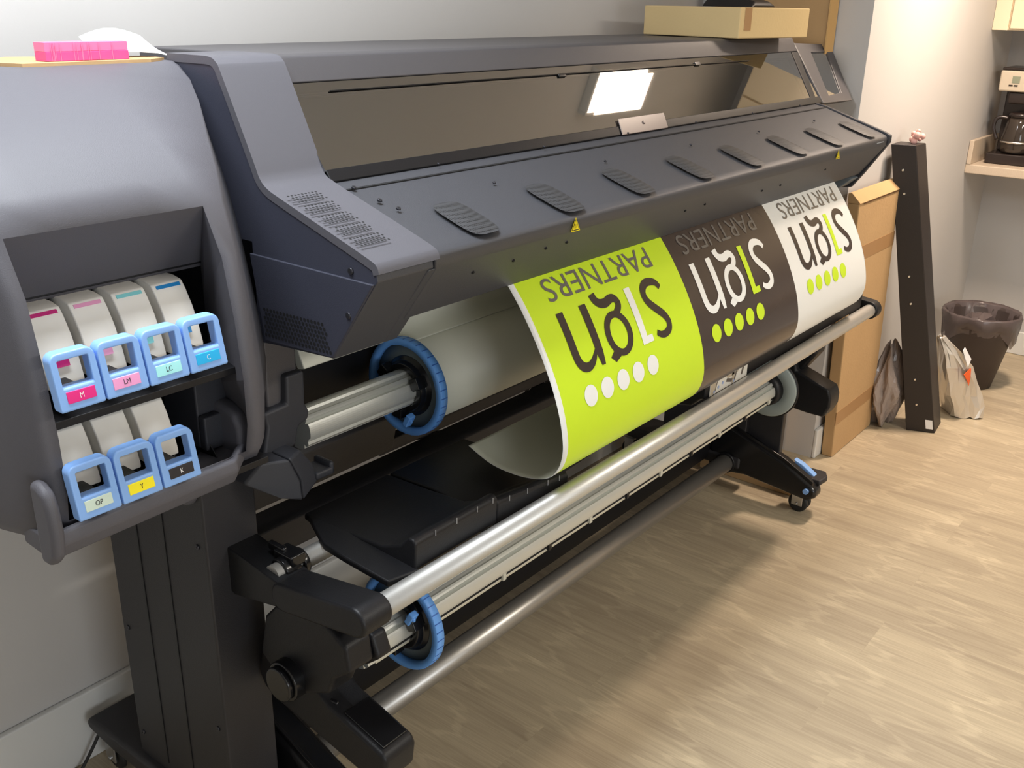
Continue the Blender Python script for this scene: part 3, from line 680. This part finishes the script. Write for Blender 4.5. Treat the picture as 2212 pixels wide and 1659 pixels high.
bm = nb(); box(bm,.965,2.545,1.0435,1.052,.468,.4755); box(bm,.965,2.545,1.0490,1.0515,.4555,.4595); obj('bar_slot', bm, M_hole, t)
for k in range(9):
    x = 1.31+.1507*k; bm = nb(); box(bm, x-.006,x+.004,1.044,1.0505,.45,.470); box(bm, x-.010,x-.006,1.046,1.052,.462,.478)
    obj('rail_clip', bm, M_black if k%2 else mat('clip_cream', rgb(196,194,182), .4), t, bev=.001)

# ------------------------------------------------------------------ media roll and printed banner
MR = thing('media_roll', 'white vinyl roll with lime, dark and white printed tiles hanging out of the printer', 'banner', (2.0,1.25,.742))
bm = nb(); lathe(bm, (1.265,1.25,.828), (1,0,0), [(0,.042),(0,.083),(1.44,.083),(1.44,.042)], 96); obj('roll', bm, M_roll, MR)
SP = [(1.02,1.077),(.984,1.032),(.947,.975),(.916,.915),(.896,.862),(.886,.815),(.886,.785),(.895,.757),(.915,.735),(.95,.723),(.992,.718),(1.047,.722),(1.101,.742)]
SD = spline([Vector(p) for p in SP], 12)
SS = [0]
for a,b in zip(SD,SD[1:]): SS.append(SS[-1]+(b-a).length)
def sheet(s):
    if s <= 0: return SD[0], (SD[1]-SD[0]).normalized()
    for i in range(len(SS)-1):
        if s <= SS[i+1]:
            w_ = (s-SS[i])/(SS[i+1]-SS[i]); p = SD[i].lerp(SD[i+1], w_)
            t0 = (SD[i+1]-SD[max(i-1,0)]).normalized(); t1 = (SD[min(i+2,len(SD)-1)]-SD[i]).normalized()
            return p, t0.lerp(t1,w_).normalized()
    return SD[-1], (SD[-1]-SD[-2]).normalized()
def on_sheet(x, s, off):
    p,t = sheet(s); n = Vector((t.y,-t.x)); n = n if n.x < 0 or s > .3 else -n
    # outward side = towards the viewer / below
    n = Vector((t.y, -t.x)); 
    if n.dot(Vector((.99,.85))-p) > 0: n = -n
    return Vector((x, p.x+n.x*off, p.y+n.y*off))
X0,X1,X2,X3 = 1.264,1.767,2.245,2.701
bm = nb()
N = 110; ss = [SS[-1]*k/N for k in range(N+1)]
cols = [X0,1.279,X1,X2,2.695,X3]
F = [[bm.verts.new(on_sheet(x,s,0)) for s in ss] for x in cols]; Bk = [[bm.verts.new(on_sheet(x,s,-.0006)) for s in ss] for x in cols]
mi = [0,1,2,3,3]
for i in range(len(cols)-1):
    for k in range(N):
        f = bm.faces.new((F[i][k],F[i+1][k],F[i+1][k+1],F[i][k+1])); f.smooth = True
        f.material_index = mi[i] if ss[k] < .402 else 3
        f = bm.faces.new((Bk[i][k],Bk[i][k+1],Bk[i+1][k+1],Bk[i+1][k])); f.smooth = True; f.material_index = 4
for a,b in ((F[0],Bk[0]),(F[-1],Bk[-1])):
    for k in range(N): bm.faces.new((a[k],a[k+1],b[k+1],b[k])).material_index = 0
for i in range(len(cols)-1):
    bm.faces.new((F[i][0],F[i+1][0],Bk[i+1][0],Bk[i][0])); bm.faces.new((F[i][N],F[i+1][N],Bk[i+1][N],Bk[i][N])).material_index = 0
me = bpy.data.meshes.new('printed_sheet'); 
for v in bm.verts: v.co -= ORG[MR.name]
bm.to_mesh(me); bm.free()
for m in (M_vinyl_w, M_lime, M_dark, M_vinyl_w, M_vinyl_back): me.materials.append(m)
sheet_o = bpy.data.objects.new('printed_sheet', me); C.objects.link(sheet_o); sheet_o.parent = MR; ORG[sheet_o.name] = ORG[MR.name]
bm = nb()   # sheet from roll up into the printer
bk = spline([Vector(p) for p in ((1.250,.9115),(1.29,.925),(1.298,.96),(1.26,.998),(1.19,1.04),(1.10,1.075),(1.02,1.0775))],6)
for a,b in zip(bk,bk[1:]):
    f = bm.faces.new([bm.verts.new((X0,a.x,a.y)),bm.verts.new((X3,a.x,a.y)),bm.verts.new((X3,b.x,b.y)),bm.verts.new((X0,b.x,b.y))]); f.smooth = True
bmesh.ops.remove_doubles(bm, verts=bm.verts, dist=1e-5)
rs = obj('feed_sheet', bm, M_roll, MR); sd = rs.modifiers.new('s','SOLIDIFY'); sd.thickness = .0006

# lettering: polygons in (x, s) wrapped on the sheet
def strip(pts, widths):
    P = spline([Vector(p) for p in pts], 6) if len(pts) > 2 else [Vector(p) for p in pts]
    n = len(P); L_,R_ = [],[]
    for i,p in enumerate(P):
        t = (P[min(i+1,n-1)]-P[max(i-1,0)]).normalized(); nn = Vector((-t.y,t.x))
        if isinstance(widths,(list,tuple)):
            u = i/(n-1)*(len(widths)-1); k = min(int(u),len(widths)-2); wv = widths[k]+(widths[k+1]-widths[k])*(u-k)
        else: wv = widths
        L_.append(p+nn*wv/2); R_.append(p-nn*wv/2)
    return L_,R_
def flat_strip(bm, pts, widths):
    L_,R_ = strip(pts,widths); a = [bm.verts.new((p.x,p.y,0)) for p in L_]; b = [bm.verts.new((p.x,p.y,0)) for p in R_]
    for i in range(len(a)-1): bm.faces.new((a[i],a[i+1],b[i+1],b[i]))
def flat_poly(bm, pts): bm.faces.new([bm.verts.new((p[0],p[1],0)) for p in pts])
def flat_ring(bm, c, rx, ry, tx, ty, n=40):
    o = [bm.verts.new((c[0]+rx*math.cos(2*math.pi*k/n),c[1]+ry*math.sin(2*math.pi*k/n),0)) for k in range(n)]
    i_ = [bm.verts.new((c[0]+(rx-tx)*math.cos(2*math.pi*k/n),c[1]+(ry-ty)*math.sin(2*math.pi*k/n),0)) for k in range(n)]
    for k in range(n): j=(k+1)%n; bm.faces.new((o[k],o[j],i_[j],i_[k]))
def wrap(bm, off, dx):
    geom = list(bm.verts)+list(bm.edges)+list(bm.faces)
    s = .004
    while s < .3:
        g = list(bm.verts)+list(bm.edges)+list(bm.faces)
        bmesh.ops.bisect_plane(bm, geom=g, plane_co=(0,s,0), plane_no=(0,1,0)); s += .005
    for v in bm.verts: v.co = on_sheet(v.co.x+dx, v.co.y, off)
    for f in bm.faces: f.smooth = True
def logo(dx, c_main, c_one, c_dot, c_sub, nm):
    # dots
    for k in range(5):
        bm = nb(); n = 36; cx = 1.362+.0535*k if nm=='white' else 1.362+.0528*k
        bm.faces.new([bm.verts.new((cx+.0195*math.cos(2*math.pi*i/n), .244+.0195*math.sin(2*math.pi*i/n),0)) for i in range(n)])
        wrap(bm, .0009, dx); obj('logo_dot', bm, c_dot, sheet_o)
    bm = nb()   # letter s
    flat_strip(bm, [(1.678,.108),(1.670,.0965),(1.655,.091),(1.636,.0905),(1.621,.099),(1.6155,.113),(1.622,.129),(1.640,.146),(1.657,.161),(1.666,.177),(1.661,.191),(1.644,.1975),(1.628,.196),(1.616,.189)], [.013,.015,.016,.017,.0175,.0175,.018,.0185,.018,.0175,.0165,.015,.013,.012])
    wrap(bm,.0009,dx); obj('letter_s', bm, c_main, sheet_o)
    bm = nb()   # stem with flag
    flat_poly(bm, [(1.5595,.086),(1.5795,.086),(1.5795,.187),(1.5975,.187),(1.5975,.201),(1.5595,.201)])
    wrap(bm,.0009,dx); obj('letter_i', bm, c_one, sheet_o)
    bm = nb()   # letter g
    flat_ring(bm, (1.4955,.1605), .0420,.0435, .0165,.0135)
    flat_strip(bm, [(1.4600,.0745),(1.4625,.086),(1.472,.0955),(1.489,.0985),(1.507,.0945),(1.520,.0965),(1.5265,.107),(1.519,.118),(1.508,.1225)], [.020,.019,.018,.018,.017,.017,.0165,.015,.012])
    flat_poly(bm, [(1.462,.188),(1.4485,.197),(1.4610,.2085),(1.4800,.2015),(1.478,.195)])
    wrap(bm,.0009,dx); obj('letter_g', bm, c_main, sheet_o)
    bm = nb()   # letter n
    flat_poly(bm, [(1.4105,.0865),(1.4310,.0865),(1.4310,.178),(1.4275,.2025),(1.4165,.2025),(1.4125,.186),(1.4105,.170)])
    flat_strip(bm, [(1.3515,.0865),(1.3515,.125),(1.3515,.160),(1.354,.179),(1.363,.191),(1.378,.195),(1.393,.190),(1.404,.181),(1.414,.170)], [.0195,.0195,.0195,.0195,.0185,.0165,.0140,.0105,.006])
    wrap(bm,.0009,dx); obj('letter_n', bm, c_main, sheet_o)
    bm = textmesh('PARTNERS', .05)
    xsv=[v.co.x for v in bm.verts]; ysv=[v.co.y for v in bm.verts]; ax,bx,ay,by = min(xsv),max(xsv),min(ysv),max(ysv)
    for v in bm.verts: v.co = Vector((1.690-(v.co.x-ax)/(bx-ax)*.349, .0195+(v.co.y-ay)/(by-ay)*.045, 0))
    wrap(bm,.0009,dx); o = obj('lettering', bm, c_sub, sheet_o); o['label'] = 'small upside-down PARTNERS lettering'
logo(0, M_dark2, M_wtext, M_wtext, M_gtext, 'lime')
logo(.472, M_wtext, M_lime, M_lime, M_gtext, 'dark')
logo(.967, M_dark2, M_lime, M_lime, M_gtext, 'white')

# ------------------------------------------------------------------ ink cartridges
def cartridge(x, z, col, tcol, txt, strip_c, label):
    """x left edge, z bottom of handle"""
    t = thing('ink_cartridge', label, 'ink cartridge', (x+.027,1.06,z-.002), 'ink cartridges in the cabinet bay')
    # white body with a curved face
    prof = [(1.205,z+.089),(1.120,z+.089),(1.104,z+.086),(1.096,z+.076),(1.084,z+.055),(1.074,z+.030),(1.068,z+.008),(1.068,z+.001),(1.205,z+.001)]
    bm = nb(); prism(bm, prof, x+.0235, x+.0685); obj('body', bm, M_wlab, t, bev=.002)
    bm = nb(); prismd(bm, [(x+.029,1.1025,z+.0838),(x+.063,1.1025,z+.0838),(x+.063,1.0992,z+.0800),(x+.029,1.0992,z+.0800)], (0,-.0010,.0004)); obj('colour_stripe', bm, strip_c, t)
    bm = nb(); prismd(bm, [(x+.030,1.0740,z+.032),(x+.054,1.0740,z+.032),(x+.054,1.0718,z+.024),(x+.030,1.0718,z+.024)], (0,-.0024,.0005)); obj('colour_patch', bm, strip_c, t)
    # blue handle ring
    def shear(b_):
        for v in b_.verts: v.co.y += (v.co.z-(z+.032))*.21
    bm = nb()
    y0,y1 = 1.001,1.017; h = .064; w_ = .0525; x0 = x
    def rr(a0,a1,b0,b1,r,n=4,rb=.002):
        pts=[]
        for cx,cz,a,rad in ((a1-r,b1-r,0,r),(a0+r,b1-r,90,r),(a0+rb,b0+rb,180,rb),(a1-rb,b0+rb,270,rb)):
            for k in range(n+1):
                an = math.radians(a+90*k/n); pts.append((cx+rad*math.cos(an), cz+rad*math.sin(an)))
        return pts
    O = rr(x0,x0+w_,z,z+h,.010); I = rr(x0+.0085,x0+w_-.0085,z+.026,z+h-.0085,.0015,rb=.0015)
    sets = []
    for yy in (y0,y1):
        sets.append(([bm.verts.new((p[0],yy,p[1])) for p in O],[bm.verts.new((p[0],yy,p[1])) for p in I]))
    n = len(O)
    for k in range(n):
        j=(k+1)%n
        bm.faces.new((sets[0][0][k],sets[0][0][j],sets[0][1][j],sets[0][1][k])); bm.faces.new((sets[1][0][k],sets[1][1][k],sets[1][1][j],sets[1][0][j]))
        bm.faces.new((sets[0][0][k],sets[1][0][k],sets[1][0][j],sets[0][0][j])); bm.faces.new((sets[0][1][k],sets[0][1][j],sets[1][1][j],sets[1][1][k]))
    shear(bm)
    hd = obj('handle', bm, M_blue, t, bev=.0022, seg=3); hd['label'] = 'sky blue frame handle'
    B('handle_stem', t, M_black, (x+.026,x+.046,y1-.006,1.070,z+.002,z+.012), bev=.001)
    bm = nb(); box(bm, x+.0095,x+w_-.0095,y0-.0008,y0+.001,z+.0085,z+.0215); shear(bm); lb = obj('colour_label', bm, col, hd, bev=.0006)
    bm = textmesh(txt, .0085)
    for v in bm.verts: v.co = Vector((x+w_/2+v.co.x*.85, y0-.0013, z+.015+v.co.y))
    shear(bm); obj('lettering', bm, tcol, hd)
    return t
def pm(n,*c): return mat(n, rgb(*c), .4)
WT = mat('white_ink_letter', (0.9,0.9,0.9,1), .5); BT = mat('black_ink_letter', rgb(40,40,44), .5)
zU,zL = 1.091,.9565
pit = .0548; xb = .468
cartridge(xb,zU, pm('magenta_label',228,32,130),WT,'M',pm('magenta_stripe',196,30,120),'ink cartridge with magenta label marked M, upper row far left')
cartridge(xb+pit,zU, pm('pink_label',240,160,210),BT,'LM',pm('pink_stripe',232,160,200),'ink cartridge with pale pink label marked LM, upper row')
cartridge(xb+2*pit,zU, pm('pale_cyan_label',168,240,244),BT,'LC',pm('pale_cyan_stripe',130,208,214),'ink cartridge with pale cyan label marked LC, upper row')
cartridge(xb+3*pit,zU, pm('cyan_label',24,176,236),WT,'C',pm('cyan_stripe',20,130,200),'ink cartridge with bright cyan label marked C, upper row far right')
cartridge(xb+.001,zL, pm('pale_green_label',208,226,212),BT,'OP',pm('grey_green_stripe',160,178,170),'ink cartridge with pale grey green label marked OP, lower row')
cartridge(xb+.001+pit,zL, pm('yellow_label',255,238,30),BT,'Y',pm('yellow_stripe',222,208,50),'ink cartridge with yellow label marked Y, lower row')
cartridge(xb+.001+2*pit,zL, pm('black_label',38,34,38),WT,'K',pm('black_stripe',30,28,34),'ink cartridge with black label marked K, lower row')

# ------------------------------------------------------------------ things on the printer
zt = 1.426
def corr(name, poly, z, h, label):
    bm = nb(); prismd(bm, [(p[0],p[1],z) for p in poly], (0,0,h)); o = obj(name, bm, [M_card], bev=0); return tag(o, label, 'cardboard')
corr('cardboard_scrap', [(.665,1.367),(.70,1.366),(.86,1.372),(.90,1.40),(.90,1.46),(.72,1.53),(.635,1.45)], zt, .0045, 'torn flat brown cardboard scrap under the pink strips')
bm = nb()
for k in range(2): box(bm, .708,.833,1.385+.001*k,1.415,zt+.005+.0125*k,zt+.0172+.0125*k, mi=k)
for k in range(14): xx = .712+.115*random.random(); box(bm, xx,xx+.001,1.3842,1.385,zt+.005,zt+.029, mi=1)
o = obj('pink_foam_pads', bm, [M_pink,M_pinkl], bev=.0006); tag(o, 'stack of bright pink foam pads on the cardboard scrap', 'foam pads')
bm = nb(); G = []
for i in range(11):
    G.append([])
    for j in range(7):
        u=i/10; v=j/6
        hgt = .031+.012*math.sin(math.pi*min(1,u/.7)) if u < .62 else .040*(1-sm((u-.55)/.45))+.002
        G[-1].append(bm.verts.new((.80+.145*u+.01*v, 1.418+.06*v, zt+.002+hgt*(.25+.75*v))))
for i in range(10):
    for j in range(6): bm.faces.new((G[i][j],G[i+1][j],G[i+1][j+1],G[i][j+1])).smooth = True
o = obj('paper_sheet', bm, M_paper); sdm = o.modifiers.new('s','SOLIDIFY'); sdm.thickness = .0004
tag(o, 'curled white sheet of paper lying over the pink foam pads', 'paper')
def carton(name, A, Bp, Cp, z0, z1, m, label, tape=True):
    """A near corner, B right corner, C left corner"""
    A,Bp,Cp = Vector(A),Vector(Bp),Vector(Cp); D_ = Bp+Cp-A
    t = thing(name, label, 'cardboard box', (A.x,A.y,z0))
    bm = nb(); prismd(bm, [(p.x,p.y,z0) for p in (A,Bp,D_,Cp)], (0,0,z1-z0)); obj('body', bm, m, t, bev=.003)
    return t,A,Bp,Cp,D_
zt = 1.437
t,A,Bp,Cp,D_ = carton('cardboard_box', (2.513,1.25), (2.84,1.20), (2.562,1.573), zt, zt+.077, M_cardp, 'flat pale cardboard box lying on top of the printer')
bm = nb(); e = (Bp-A).normalized()
prismd(bm, [(A.x+e.x*.02,A.y+e.y*.02-.001,zt+.02),(A.x+e.x*.05,A.y+e.y*.05-.001,zt+.02),(A.x+e.x*.05,A.y+e.y*.05-.001,zt+.0765),(A.x+e.x*.02,A.y+e.y*.02-.001,zt+.0765)], (0,.002,0)); obj('tape', bm, M_tape, t)
bm = nb(); prism(bm, [(1.46,zt+.078),(1.30,zt+.078),(1.31,zt+.092),(1.38,zt+.112),(1.46,zt+.10)], 2.68, 2.84)
for v in bm.verts:
    if v.co.z > zt+.09: v.co.x = 2.77+(v.co.x-2.77)*.6
tag(obj('black_case', bm, M_black, bev=.006), 'small black case on the pale cardboard box', 'case')

# ------------------------------------------------------------------ cartons
t = thing('tall_carton', 'tall flat brown carton standing against the wall recess behind the printer', 'cardboard box', (3.16,1.45,0))
B('body', t, M_card, (3.135,3.192,1.262,1.655,.0,1.95), bev=.004)
B('edge_flap', t, mat('card_light', rgb(206,166,108), .85), (3.13,3.193,1.258,1.262,.0,1.95))
t = thing('leaning_carton', 'flat brown carton leaning on the wall between printer and black board', 'cardboard box', (3.44,1.115,0))
def lean(bm, base, ax):   # lean x by ax per metre
    for v in bm.verts: v.co.x += ax*v.co.z
bm = nb(); box(bm, 3.252,3.638,1.092,1.132,.0,.93); lean(bm,0,-.10); obj('body', bm, M_card, t, bev=.004)
bm = nb(); prism(bm, [(1.092,.93),(1.088,.932),(1.12,.965),(1.132,.962),(1.132,.93)], 3.252, 3.638); lean(bm,0,-.10); obj('top_flap', bm, M_card, t, bev=.002)
bm = nb(); box(bm, 3.29,3.64,1.0905,1.092,.925,.9285); lean(bm,0,-.10); obj('flap_gap', bm, M_carde, t)
for z0_ in (.73,.13):
    bm = nb(); box(bm, 3.2515,3.6385,1.0913,1.0925,z0_,z0_+.05); lean(bm,0,-.10); obj('tape', bm, M_tape, t)
bm = nb(); box(bm, 3.30,3.318,1.0905,1.092,.505,.54); lean(bm,0,-.10); o = obj('sticker', bm, M_paper, t); o['label'] = 'small white sticker'
tag(B('low_carton', None, M_card, (2.868,2.96,1.07,1.42,0,.07), bev=.003), 'low brown carton lying on the floor behind the right printer leg', 'cardboard box')

# ------------------------------------------------------------------ black leaning board
t = thing('black_board', 'long dark board with metal studs leaning upright against the wall', 'board', (3.77,.92,0))
base = [(3.684,.968),(3.722,.872),(3.845,.885),(3.81,.985)]; top_ = [(3.548,1.125),(3.560,1.030),(3.680,1.045),(3.665,1.135)]
# top corners follow the measured silhouette
top_ = [(3.500,1.133),(3.530,1.058),(3.62,1.052),(3.60,1.135)]; zt_b = 1.085
bm = nb(); a = [bm.verts.new((p[0],p[1],0)) for p in base]; b = [bm.verts.new((p[0],p[1],zt_b)) for p in top_]
for i in range(4): j=(i+1)%4; bm.faces.new((a[i],a[j],b[j],b[i]))
bm.faces.new(a[::-1]); bm.faces.new(b); obj('body', bm, M_panel, t, bev=.003)
def face_pt(i, u, h):   # point on side face i (edge i->i+1)
    p = Vector((*base[i],0)).lerp(Vector((*base[(i+1)%4],0)), u); q = Vector((*top_[i],zt_b)).lerp(Vector((*top_[(i+1)%4],zt_b)), u); return p.lerp(q, h)
n_side = (Vector((*base[1],0))-Vector((*base[0],0))).cross(Vector((*top_[0],zt_b))-Vector((*base[0],0))).normalized()
if n_side.x > 0: n_side = -n_side
for h in (.105,.20,.475,.57,.845,.92):
    bm = nb(); p = face_pt(0,.42,h); cyl(bm, p-n_side*.001, p+n_side*.004, .0055, .0035, seg=12); obj('stud', bm, M_screw, t)
bm = nb(); c = [face_pt(1,u,h)+Vector((0,-.001,0)) for u,h in ((.25,.525),(.5,.525),(.5,.565),(.25,.565))]; bm.faces.new([bm.verts.new(p) for p in c]); obj('sticker', bm, M_paper, t)
bm = nb(); c = [face_pt(0,u,h)+n_side*.001 for u,h in ((.70,.015),(.95,.015),(.95,.05),(.70,.05))]; bm.faces.new([bm.verts.new(p) for p in c]); obj('barcode_sticker', bm, M_paper, t)
bm = nb()
for k in range(14): 
    cpt = Vector((3.60,1.08,zt_b+.006)) + Vector((random.uniform(-.035,.02),random.uniform(-.015,.015),random.uniform(0,.035)))
    bmesh.ops.create_icosphere(bm, subdivisions=2, radius=random.uniform(.007,.013), matrix=Matrix.Translation(cpt))
o = obj('pink_plastic_wrap', bm, M_tagp, smooth=True); tag(o, 'crumpled pink plastic wrap on top of the dark board', 'wrap')

# ------------------------------------------------------------------ bin, bags
t = thing('waste_bin', 'dark brown tapered waste bin with grey liner below the counter', 'bin', (4.47,.92,0))
bx,by = 4.385,.925
def bx_at(zz): return 4.385 - 0*zz
bm = nb(); lathe(bm, (4.385,.93,0), (0,0,1), [(0.001,.001),(0.001,.088),(.305,.148),(.318,.152),(.318,.146),(.305,.140),(.006,.082),(.006,.001)], 40, close=False); obj('bucket', bm, M_bin, t)
bm = nb(); rows = []
rad = [(.225,.137),(.25,.146),(.28,.152),(.322,.157),(.331,.153),(.322,.144),(.25,.130),(.18,.115)]
for zi,(zz,r) in enumerate(rad):
    rows.append([])
    for k in range(60):
        a = 2*math.pi*k/60; low = (zi < 2); dz = (.035*math.sin(2*a+1.0)+.012*math.sin(5*a))*(1 if low else .0); wr = 1+.02*math.sin(9*a+zi)+.015*math.sin(23*a+2*zi)
        rows[-1].append(bm.verts.new((4.385+r*wr*math.cos(a), .93+r*wr*math.sin(a), zz+dz)))
for a_,b_ in zip(rows,rows[1:]):
    for k in range(60): j=(k+1)%60; bm.faces.new((a_[k],a_[j],b_[j],b_[k])).smooth = True
obj('liner', bm, M_liner, t)
bm = nb(); bmesh.ops.create_icosphere(bm, subdivisions=3, radius=.085, matrix=Matrix.Translation((4.385,.93,.235)))
for v in bm.verts: v.co += Vector((random.uniform(-.012,.012) for _ in range(3)))
obj('rubbish', bm, M_liner, t)
def lumpy(bm, pts, seed, amp=.006, sub=3):
    pass
# foil bag
t = thing('foil_bag', 'crumpled silver foil bag with orange sticker in front of the bin', 'bag', (3.95,.86,0))
bm = nb()
secs = [(.002,((3.93,.86),(3.99,.765),(4.06,.83),(4.02,.94))),(.05,((3.915,.865),(3.995,.765),(4.06,.84),(4.0,.955))),(.10,((3.89,.88),(3.985,.785),(4.045,.85),(3.98,.965))),(.16,((3.875,.885),(3.962,.805),(4.01,.865),(3.955,.97))),(.22,((3.86,.90),(3.93,.83),(3.97,.885),(3.93,.97))),(.28,((3.852,.92),(3.893,.875),(3.92,.91),(3.90,.965))),(.34,((3.85,.945),(3.862,.93),(3.875,.945),(3.865,.96)))]
rings = []
for zz,q in secs:
    ring = []
    for k in range(4):
        a_ = Vector(q[k]); b_ = Vector(q[(k+1)%4])
        for m_ in range(6):
            p = a_.lerp(b_, m_/6); d_ = random.uniform(-.006,.006); ring.append(bm.verts.new((p.x+d_, p.y+random.uniform(-.006,.006), max(.002,zz+random.uniform(-.008,.008)))))
    rings.append(ring)
for a_,b_ in zip(rings,rings[1:]):
    for k in range(24): j=(k+1)%24; bm.faces.new((a_[k],a_[j],b_[j],b_[k]))
bm.faces.new(rings[0][::-1]); bm.faces.new(rings[-1]); obj('body', bm, M_foil, t)
bm = nb(); c = Vector((3.905,.842,.195)); 
f=[c+Vector(p) for p in ((-.03,0,.01),(.035,-.01,.028),(.015,-.015,-.045),(-.005,-.01,-.02))]; prismd(bm, f, (0,.002,0)); o = obj('sticker', bm, M_orange, t); o['label']='orange warning sticker'
bm = nb(); c = Vector((3.880,.858,.262)); f=[c+Vector(p) for p in ((-.02,0,.04),(.0,0,.05),(.045,-.02,-.005),(.015,-.02,-.03))]; prismd(bm, f, (0,.002,0)); obj('paper_label', bm, M_paper, t)
# dark plastic bag behind the board
bm = nb(); bmesh.ops.create_icosphere(bm, subdivisions=4, radius=1)
for v in bm.verts:
    n_ = v.co.copy(); a = math.atan2(n_.y,n_.x); k = 1+.10*math.sin(5*a+3*n_.z)+.07*math.sin(11*a)+random.uniform(-.03,.03)
    top = max(0,n_.z); v.co = Vector((3.700+n_.x*.105*k*(1-.20*top)-.03*top, 1.066+n_.y*.062*k*(1-.4*top), max(.002,.16+n_.z*.16*(1+.25*math.sin(4*a)))))
tag(obj('plastic_bag', bm, mat('brown_clear_bag', rgb(158,146,140), .2, trans=.15, bump=1, bscale=30)), 'crumpled translucent plastic bag on the floor behind the dark board', 'bag')

# ------------------------------------------------------------------ kitchen corner
bm = nb(); box(bm, 4.565,4.95,-1.2,1.15,.862,.90); t = obj('countertop', bm, M_counter, bev=.004); tag(t, 'speckled beige laminate countertop fixed along the right wall', 'countertop')
B('side_splash', t, M_counter, (4.565,4.93,1.13,1.149,.90,1.0), bev=.003); B('back_splash', t, M_counter, (4.93,4.949,-1.2,1.149,.90,1.0), bev=.003)
t = thing('wall_cabinet', 'cream wall cabinet above the coffee maker', 'cabinet', (4.77,.2,1.442))
B('body', t, M_cab, (4.60,4.949,-1.2,1.149,1.442,2.22), bev=.002)
for k in range(3): B('door', t, M_cab, (4.582,4.60,1.085-.40*(k+1)+.004,1.085-.40*k-.004,1.448,2.21), bev=.004)
B('side_filler', t, M_cab, (4.590,4.60,1.089,1.149,1.442,2.22), bev=.001)
t = thing('coffee_maker', 'cream and black drip coffee maker with glass carafe on the counter', 'coffee maker', (4.77,1.01,.90))
B('base', t, M_coffb, (4.655,4.86,.90,1.10,.901,.945), bev=.006)
B('rear_column', t, M_coffb, (4.78,4.86,.91,1.09,.945,1.20), bev=.006)
B('brew_head', t, M_coffw, (4.66,4.86,.90,1.10,1.20,1.285), bev=.008); B('lid', t, M_coffb, (4.66,4.86,.905,1.095,1.285,1.296), bev=.004)
B('display', t, M_lcd, (4.6585,4.66,1.02,1.05,1.235,1.262)); 
bm = nb(); box(bm,4.658,4.66,1.025,1.04,1.222,1.228); box(bm,4.658,4.66,1.045,1.06,1.222,1.228); box(bm,4.658,4.66,.98,1.0,1.235,1.262); obj('buttons', bm, M_coffb, t)
bm = nb(); lathe(bm, (4.715,1.0,.948), (0,0,1), [(0,.001),(0,.052),(.01,.058),(.06,.062),(.12,.052),(.15,.042),(.15,.039),(.12,.049),(.06,.059),(.012,.055),(.003,.05),(.003,.001)], 36, close=False); cf = obj('carafe', bm, M_glassd, t)
bm = nb(); lathe(bm, (4.715,1.0,1.095), (0,0,1), [(0,.002),(0,.046),(.012,.048),(.02,.04),(.02,.002)], 32, close=False); obj('carafe_lid', bm, M_coffb, cf)
bm = nb(); lathe(bm, (4.715,1.0,1.01), (0,0,1), [(-.02,.0625),(-.02,.064),(-.012,.0645),(-.012,.063)], 36); obj('carafe_band', bm, M_screw, cf)
bm = nb(); tube(bm, spline([(4.70,1.045,1.09),(4.69,1.085,1.09),(4.685,1.095,1.05),(4.69,1.075,1.0)],5), .008); obj('carafe_handle', bm, M_coffb, cf)
B('funnel', t, M_coffb, (4.675,4.78,.94,1.06,1.15,1.20), bev=.01)

# ------------------------------------------------------------------ mains cable on the floor at the left
bm = nb(); tube(bm, spline([(.775,1.69,.09),(.745,1.692,.045),(.71,1.69,.006),(.62,1.62,.004),(.45,1.5,.004)],8), .0035)
tag(obj('power_cable', bm, M_rubber), 'thin black power cable running over the floor from the left printer foot', 'cable')
